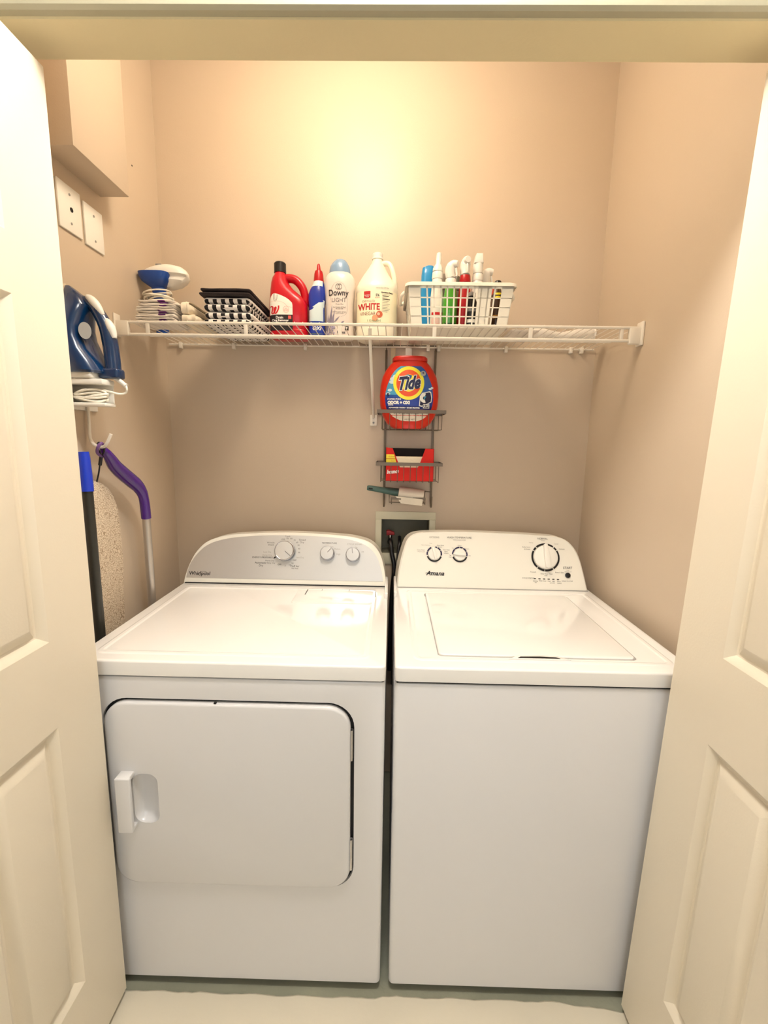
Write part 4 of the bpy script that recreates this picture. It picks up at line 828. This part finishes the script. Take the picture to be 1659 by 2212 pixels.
lbl = M('label_ocean', (20, 84, 170), .35, coat=.3); sky = M('label_sky', (70, 160, 200), .35, coat=.3); cloud = M('label_cloud', (214, 234, 240), .4)
R_ = [(.066, -.080, .078), (.085, -.0850, .0830), (.105, -.0865, .0845), (.125, -.0850, .0830), (.145, -.0800, .0800), (.160, -.0750, .0740), (.175, -.0680, .0670), (.187, -.0620, .0620), (.198, -.0540, .0560), (.208, -.0440, .0480), (.2155, -.032, .038)]
def cover(rows, v):
    for i in range(len(rows)-1):
        if rows[i][0] <= v <= rows[i+1][0]: t = (v-rows[i][0])/(rows[i+1][0]-rows[i][0]); return (v, rows[i][1]+(rows[i+1][1]-rows[i][1])*t, rows[i][2]+(rows[i+1][2]-rows[i][2])*t)
full = [cover(R_, .0661+.149*k/18) for k in range(19)]
b.strip(full, g(.0006), lbl, 24)
b.strip([(v, a, a*.05) for v, a, c_ in full if v > .108], g(.0009), sky, 12)
for (cx_, cz_, rr) in ((-.058, .170, .012), (-.048, .178, .013), (-.062, .160, .011), (-.070, .132, .008), (-.076, .120, .008), (.072, .138, .006), (.079, .142, .005)):
    b.ring(cx_, cz_, 0, rr, 0, 360, g(.0012), cloud, 16, .6)
navy = M('label_navy', (14, 30, 110), .4)
b.strip([(v, a, c_) for v, a, c_ in full if v < .108], g(.0010), M('label_royal', (22, 52, 150), .35), 24)
b.strip([(.0661, -.0792, .0775), (.078, -.083, .081)], g(.0012), navy, 24)
yel = M('label_yellow_bright', (252, 240, 60), .4); orr = M('label_orange_red', (236, 84, 24), .4); wt = M('label_pure_white', (248, 246, 240), .4); nv = M('label_ink_navy', (22, 20, 66), .35)
cxT, czT = -.004, .1565
b.ring(cxT, czT, .043, .0545, 0, 360, g(.0015), yel, 40, 1.06); b.ring(cxT, czT, .028, .0435, 0, 360, g(.0016), orr, 40, 1.06); b.ring(cxT, czT, 0, .030, 0, 360, g(.0015), yel, 40, 1.06)
b.text('Tide', .060, None, wt, fn=lambda u, v: f(tcx+cxT-.001+u, tz+czT-.002+v+u*.10, .0024), bold=.0050, shear=.30, sx=.72)
b.text('Tide', .060, None, nv, fn=lambda u, v: f(tcx+cxT-.001+u, tz+czT-.002+v+u*.10, .0030), bold=.0026, shear=.30, sx=.72)
b.ring(.046, .190, 0, .0095, 0, 360, g(.0030), M('label_silver', (176, 180, 184), .4), 20); b.text('+', .017, None, nv, fn=lambda u, v: f(tcx+.046+u, tz+.191+v, .0036), bold=.0003)
b.text('POWER PODS', .0076, None, wt, fn=lambda u, v: f(tcx-.054+u, tz+.1010+v, .0022), bold=.0003)
b.text('ODOR + OXI', .0142, None, wt, fn=lambda u, v: f(tcx-.038+u, tz+.0890+v, .0022), bold=.0011, sx=.93)
b.text('DEFENSE', .0046, None, wt, fn=lambda u, v: f(tcx-.066+u, tz+.0810+v, .0022), bold=.0002)
b.text('ADVANCED ODOR + STAIN FIGHTER', .0062, None, wt, fn=lambda u, v: f(tcx-.018+u, tz+.0715+v, .0024), bold=.0003, sx=1.05)
b.text('82', .0085, None, nv, fn=lambda u, v: f(tcx-.076+u, tz+.1180+v, .0020), bold=.0006); b.text('CT', .0060, None, nv, fn=lambda u, v: f(tcx-.076+u, tz+.1110+v, .0020), bold=.0004)
# printed capsule on the label
pc = [(.034, .078), (.036, .112), (.044, .124), (.070, .130), (.076, .128), (.080, .108), (.078, .092), (.052, .080), (.044, .076)]
b.poly(pc, lambda u, v: f(tcx+u, tz+v, .0026), wt); b.poly([(.057+(u-.057)*.86, .103+(v-.103)*.86) for u, v in pc], lambda u, v: f(tcx+u, tz+v, .0030), nv)
b.ring(.052, .106, .005, .015, 70, 290, g(.0034), wt, 18, 1.1); b.ring(.056, .106, .002, .006, 60, 250, g(.0036), M('label_sky', (70, 160, 200), .35), 12)
b.strip([(.0705, .048, .071), (.0850, .048, .071)], g(.0034), wt, 6); b.text('3 IN 1', .0085, None, nv, fn=lambda u, v: f(tcx+.0595+u, tz+.0795+v, .0040), bold=.0004); b.text('POWER', .0050, None, nv, fn=lambda u, v: f(tcx+.0595+u, tz+.0735+v, .0040), bold=.0003)
# pale lower label
LW = [(.0255, -.014, .026), (.028, -.030, .036), (.034, -.046, .050), (.042, -.059, .060), (.052, -.068, .068), (.0655, -.078, .077)]
b.strip(LW, g(.0006), M('label_warm_white', (240, 226, 206), .5), 20)
b.text('4.5 OZ NET', .0070, None, bk, fn=lambda u, v: f(tcx+.002+u, tz+.0315+v, .0012)); b.text('keep away from children', .0060, None, bk, fn=lambda u, v: f(tcx+.004+u, tz+.0520+v, .0012)); b.ring(-.052, .056, .004, .005, 0, 360, g(.0012), bk, 14); b.ring(-.034, .056, .004, .005, 0, 360, g(.0012), bk, 14)
b.build('label', tb_, smooth=60)

# dryer sheet box
BX = thing('dryer_sheet_box', 'open red carton of dryer sheets in the lower basket of the rack', 'box', (.067, 1.66, 1.287))
rb = M('red_card', (212, 34, 24), .6, spec=.3); x0, x1, z0, z1, yf, yk = -.0195, .1555, 1.2865, 1.4055, 1.626, 1.705
b = MB(); bi = M('card_inside', (24, 16, 16), .8)
b.box(x0, x1, yk-.001, yk, z0, z1, bi); b.box(x0, x0+.001, yf, yk, z0, z1, rb); b.box(x1-.001, x1, yf, yk, z0, z1, rb); b.box(x0, x1, yf, yk, z0, z0+.001, rb)
b.box(x0, x1, yf+.004, yf+.0045, z0, z0+.05, rb)
b.prism([(x0, z0), (x1, z0), (x1, z1), (x1-.032, z1), (x1-.049, z0+.070), (x1-.058, z0+.050), (x0+.052, z0+.050), (x0+.046, z0+.066), (x0+.024, z1), (x0, z1+.003)], XZat(yf), .001, rb)
bo = b.build('carton', BX, smooth=0)
b = MB(); b.box(x0+.006, x1-.006, yf+.006, yk-.004, z0+.001, z1-.030, M('sheet_white', (238, 226, 200), .8, bump=.4, bscale=150), .006, 3); b.build('dryer_sheets', BX)
b = MB(); F = lambda u, v: (u, yf-.0006, v); yy = M('card_yellow', (246, 224, 60), .5)
def lx(z_): return x0+.024+(z1-z_)*.28
for (za, zb2) in ((z0+.082, z0+.097), (z0+.066, z0+.080), (z0+.060, z0+.0635)): b.poly([(x0+.001, za), (min(lx(za), x0+.046), za), (min(lx(zb2), x0+.046), zb2), (x0+.001, zb2)], F, yy)
b.text('bounce', .0185, None, tb, fn=lambda u, v: (x0+.026+u, yf-.0008, z0+.034+v+u*.08), bold=.0010, shear=.2, sx=.78)
b.text('80 sheets', .006, None, org, fn=lambda u, v: (x0+.021+u, yf-.001, z0+.0895+v)); b.text('fresh', .006, None, org, fn=lambda u, v: (x0+.026+u, yf-.001, z0+.0730+v))
b.build('carton_print', bo, smooth=0)
# lint roller
LR = thing('lint_roller', 'lint roller with grey-green handle resting across the rack bottom rail', 'lint roller', (.02, 1.68, 1.22))
gh = M('grey_green_plastic', (70, 100, 92), .4); y_ = 1.690
b = MB(); b.tube(spline([(-.090, y_-.01, 1.254), (-.070, y_-.008, 1.252), (-.035, y_-.004, 1.246), (.002, y_, 1.240), (.034, y_, 1.236)], 4), .01, gh, 16, rs=[.0075, .0095, .0100, .0103, .0105, .0106, .0108, .011, .0112, .0115, .012, .0125, .013, .014, .0145, .0145, .0145]); b.tube([(-.083, y_-.020, 1.2535), (-.068, y_-.0195, 1.2515)], .0025, dark_m, 8); b.build('handle', LR)
ax = Vector((.095, 0, -.012)).normalized(); lm = M('lint_paper', (226, 216, 198), .8, bump=.2, bscale=90)
b = MB(); b.lathe([(.0215, 0), (.0250, .001), (.0250, .096), (.0235, .097)], (.030, y_, 1.236), ax, lm, 26); b.lathe([(.014, -.0005), (.014, .001)], (.1265, y_, 1.224), ax, dark_m, 16); b.build('paper_roll', LR)
b = MB(); b.strip([(0, .018, .122), (.5, .030, .121), (1, .040, .120)], lambda u, v: (u, y_-.0255+.006*v-.003, 1.226-.026*v-(u-.02)*.10), lm, 8); b.build('loose_sheet', LR)

# ------------------------------------------------------------ iron, its holder and what hangs below
IY = 1.20
HO = thing('iron_holder', 'white wall bracket carrying the blue iron, with a hook below', 'wall bracket', (XL, IY, 1.44))
b = MB(); b.box(XL, -.852, IY-.10, IY+.10, 1.500, 1.80, white_m, .002); b.box(XL, -.745, IY-.035, IY+.012, 1.508, 1.516, white_m, .002); b.box(XL, -.745, IY-.040, IY+.014, 1.562, 1.576, white_m, .003)
b.box(XL, -.747, IY+.008, IY+.012, 1.508, 1.576, white_m, .001); b.box(XL, -.838, IY-.035, IY-.031, 1.508, 1.576, white_m, .001); b.build('bracket_body', HO)
b = MB(); b.tube(spline([(XL+.012, IY+.05, 1.515), (XL+.013, IY+.048, 1.470), (XL+.014, IY+.045, 1.436), (-.833, IY+.03, 1.418), (-.808, IY+.01, 1.4045), (-.785, IY+.005, 1.4015), (-.770, IY+.00, 1.412), (-.757, IY, 1.436)], 6), .0042, wire_m, 10); b.build('hook', HO)
IR = thing('clothes_iron', 'navy blue steam iron standing on end on the left wall bracket', 'iron', (-.79, IY, 1.578))
b = MB()
sec = [(1.5905, -.8465, -.752, .050), (1.5960, -.8475, -.750, .055), (1.620, -.8480, -.762, .058), (1.650, -.8480, -.782, .058), (1.680, -.8480, -.795, .055), (1.705, -.8480, -.797, .051), (1.735, -.8475, -.790, .044), (1.760, -.8470, -.783, .036), (1.785, -.8465, -.800, .025), (1.800, -.8450, -.818, .015), (1.810, -.844, -.832, .006)]
b.loft([(z_, (a+c_)/2, IY, (c_-a)/2, w_, 2.8) for z_, a, c_, w_ in sec], iron_m, 32)
hp2 = spline([(-.806, IY, 1.778), (-.788, IY, 1.770), (-.768, IY, 1.750), (-.750, IY, 1.715), (-.7410, IY, 1.675), (-.7375, IY, 1.630), (-.7370, IY, 1.592)], 5)
b.tube(hp2, .014, iron_m, 20, rs=[.011+.0080*min(1, k/20) for k in range(len(hp2))], flat=.9)
b.box(-.768, -.7165, IY-.019, IY+.019, 1.580, 1.606, iron_m, .006, 3); ib = b.build('iron_body', IR)
sole = [(-.105, 0), ]
b = MB(); sp = []
for z_, w_ in ((1.588, .050), (1.60, .058), (1.65, .061), (1.70, .055), (1.75, .043), (1.785, .029), (1.805, .014), (1.816, .0)): sp.append((w_, z_))
pl = [(IY+w_, z_) for w_, z_ in sp] + [(IY-w_, z_) for w_, z_ in sp[::-1][1:]]
m4 = Matrix(((0, 0, 1, 0), (1, 0, 0, 0), (0, 1, 0, 0), (0, 0, 0, 1))); m4[0][3] = -.8445
b.prism(pl, m4, .006, M('soleplate_cream', (222, 206, 180), .4), .001); b.build('soleplate', IR)
b = MB(); b.box(-.846, -.770, IY-.044, IY+.040, 1.5765, 1.599, white_m, .006, 3); b.build('heel', IR)
b = MB(); b.lathe([(0.002, 0), (.010, .002), (.013, .006), (.014, .012)], (-.786, IY-.026, 1.692), (.5, -.9, .1), grey_m, 22, sy=1.5); b.build('dial', IR)
b = MB(); b.tube(spline([(-.789, IY-.006, 1.784), (-.777, IY-.006, 1.776), (-.762, IY-.006, 1.758), (-.750, IY-.006, 1.738)], 4), .01, white_m, 14, rs=[.003+.0075*sin(PI*min(1,(k+1)/14)) for k in range(13)]); b.build('spray_button', IR)
b = MB(); b.tube(spline([(-.744, IY-.004, 1.728), (-.736, IY-.005, 1.716), (-.729, IY-.005, 1.700), (-.725, IY-.005, 1.682)], 4), .01, white_m, 14, rs=[.004+.0065*sin(PI*min(1,(k+1)/14)) for k in range(13)]); b.build('steam_button', IR)
b = MB(); b.box(-.850, -.834, IY-.062, IY-.045, 1.648, 1.712, white_m, .006, 3); b.build('side_cover', IR)
b = MB()
for (x_, z_) in ((-.8305, 1.642), (-.8260, 1.626), (-.8200, 1.611)):
    ys = IY-.0595; b.ring(x_, z_, .0052, .0058, 0, 360, lambda u, v: (u, ys, v), inkl_m, 18); b.text('24' if z_ > 1.63 else 'i', .006, None, inkl_m, fn=lambda u, v: (x_+u, ys, z_+v))
b.build('round_icons', ib)
b = MB(); b.tube([(-.734, IY, 1.584), (-.722, IY, 1.575), (-.709, IY-.002, 1.565), (-.705, IY-.002, 1.562)], .005, white_m, 12, rs=[.0065, .0058, .0055, .0068])
b.tube(spline([(-.706, IY-.002, 1.563), (-.703, IY-.004, 1.554), (-.709, IY, 1.545), (-.722, IY-.005, 1.541), (-.740, IY-.012, 1.545), (-.760, IY-.015, 1.550)], 6), .0028, cream_m, 10)
co = []
for k in range(150): a = k*.285; co.append((-.794+.042*cos(a)*(1+.1*sin(k*.5)), IY-.014+.017*sin(a), 1.522+.024*(k/150)+.004*sin(a*2+k*.03)+.003*sin(k*.21)))
b.tube(co, .0028, cream_m, 8); b.build('cord', IR)

BD = thing('ironing_board', 'ironing board with beige patterned cover hanging along the left wall', 'ironing board', (-.845, 1.23, .10))
pts = []
for z_, w_ in ((.10, .13), (.5, .125), (.88, .104), (1.06, .118), (1.16, .116), (1.22, .108), (1.255, .094), (1.280, .072), (1.297, .044), (1.306, .014)): pts.append((w_, z_))
cY = 1.222; pl = [(cY+w_, z_) for w_, z_ in pts] + [(cY-w_, z_) for w_, z_ in pts[::-1]]
m5 = m4.copy(); m5[0][3] = -.835; b = MB(); b.prism(pl, m5, .020, board_m, .006, 3); b.build('padded_cover', BD)
b = MB(); b.tube(spline([(-.838, 1.245, 1.300), (-.830, 1.245, 1.325), (-.822, 1.242, 1.352)], 5), .0022, black_m, 8); b.tube([(-.822, 1.242, 1.350), (-.812, 1.236, 1.378)], .0048, black_m, 10)
lp = spline([(-.812, 1.236, 1.376), (-.812, 1.226, 1.392), (-.806, 1.215, 1.408), (-.797, 1.210, 1.4125), (-.790, 1.216, 1.402), (-.797, 1.226, 1.388), (-.806, 1.232, 1.380)], 5); b.tube(lp, .0026, black_m, 8); b.build('hanging_loop', BD)
# purple mop
MP = thing('mop', 'mop with curved purple grip and silver tube hanging from the hook', 'mop', (-.815, 1.42, .05))
hp_ = [(-.805, 1.225, 1.401), (-.800, 1.240, 1.385), (-.803, 1.262, 1.366), (-.806, 1.285, 1.345), (-.806, 1.318, 1.322), (-.803, 1.350, 1.300), (-.797, 1.378, 1.276), (-.792, 1.394, 1.248), (-.792, 1.402, 1.210), (-.794, 1.408, 1.170)]
hs = spline(hp_, 4); rs_ = [.004+.014*min(1, max(0, (i-6)/12)) for i in range(len(hs))]; rs_ = [min(r_, .0175) if i < 22 else .0150 for i, r_ in enumerate(rs_)]
rs_ = [(.010+(.0185-.010)*sin(min(1, i/24)*PI/2)) if i < 26 else .0155 for i in range(len(hs))]; rs_ = [.007+.014*sin(min(1, i/18)*PI/2) if i < 22 else .0210-.0060*min(1, (i-22)/7) for i in range(len(hs))]; rs_[0] = .004; rs_[1] = .0055
b = MB(); b.tube(hs, .015, purple_m, 18, rs=rs_); b.build('grip', MP)
b = MB(); lp = spline([(-.806, 1.262, 1.366), (-.801, 1.245, 1.386), (-.794, 1.222, 1.404), (-.790, 1.206, 1.411), (-.796, 1.200, 1.400), (-.806, 1.212, 1.384), (-.812, 1.240, 1.374)], 5); b.tube(lp, .0042, lilac_m, 10); b.build('hang_loop', MP)
b = MB(); b.tube([(-.794, 1.408, 1.172), (-.796, 1.412, 1.0), (-.800, 1.42, .5), (-.803, 1.424, .06)], .0125, alu_m, 18); b.build('tube', MP)
b = MB(); b.box(-.85, -.755, 1.33, 1.50, .0, .045, M('mop_head', (120, 90, 150), .8), .008, 2); b.build('mop_head', MP)
# blue-topped broom pole
BR = thing('broom', 'dark pole with bright blue end cap standing against the left door', 'broom', (-.795, 1.12, 0))
b = MB(); b.tube([(-.805, 1.156, 1.30), (-.800, 1.150, .9), (-.790, 1.12, .08)], .0135, M('pole_charcoal', (44, 44, 40), .3), 16); b.build('pole', BR)
b = MB(); b.tube([(-.8045, 1.155, 1.285), (-.8055, 1.157, 1.33), (-.8065, 1.157, 1.375), (-.8068, 1.157, 1.389)], .0165, M('pole_blue', (20, 56, 190), .3, coat=.3), 16, rs=[.0160, .0150, .0140, .0125]); b.build('end_cap', BR)
b = MB(); b.box(-.85, -.755, 1.02, 1.22, 0, .09, blue_m, .01, 2); b.build('brush_head', BR)
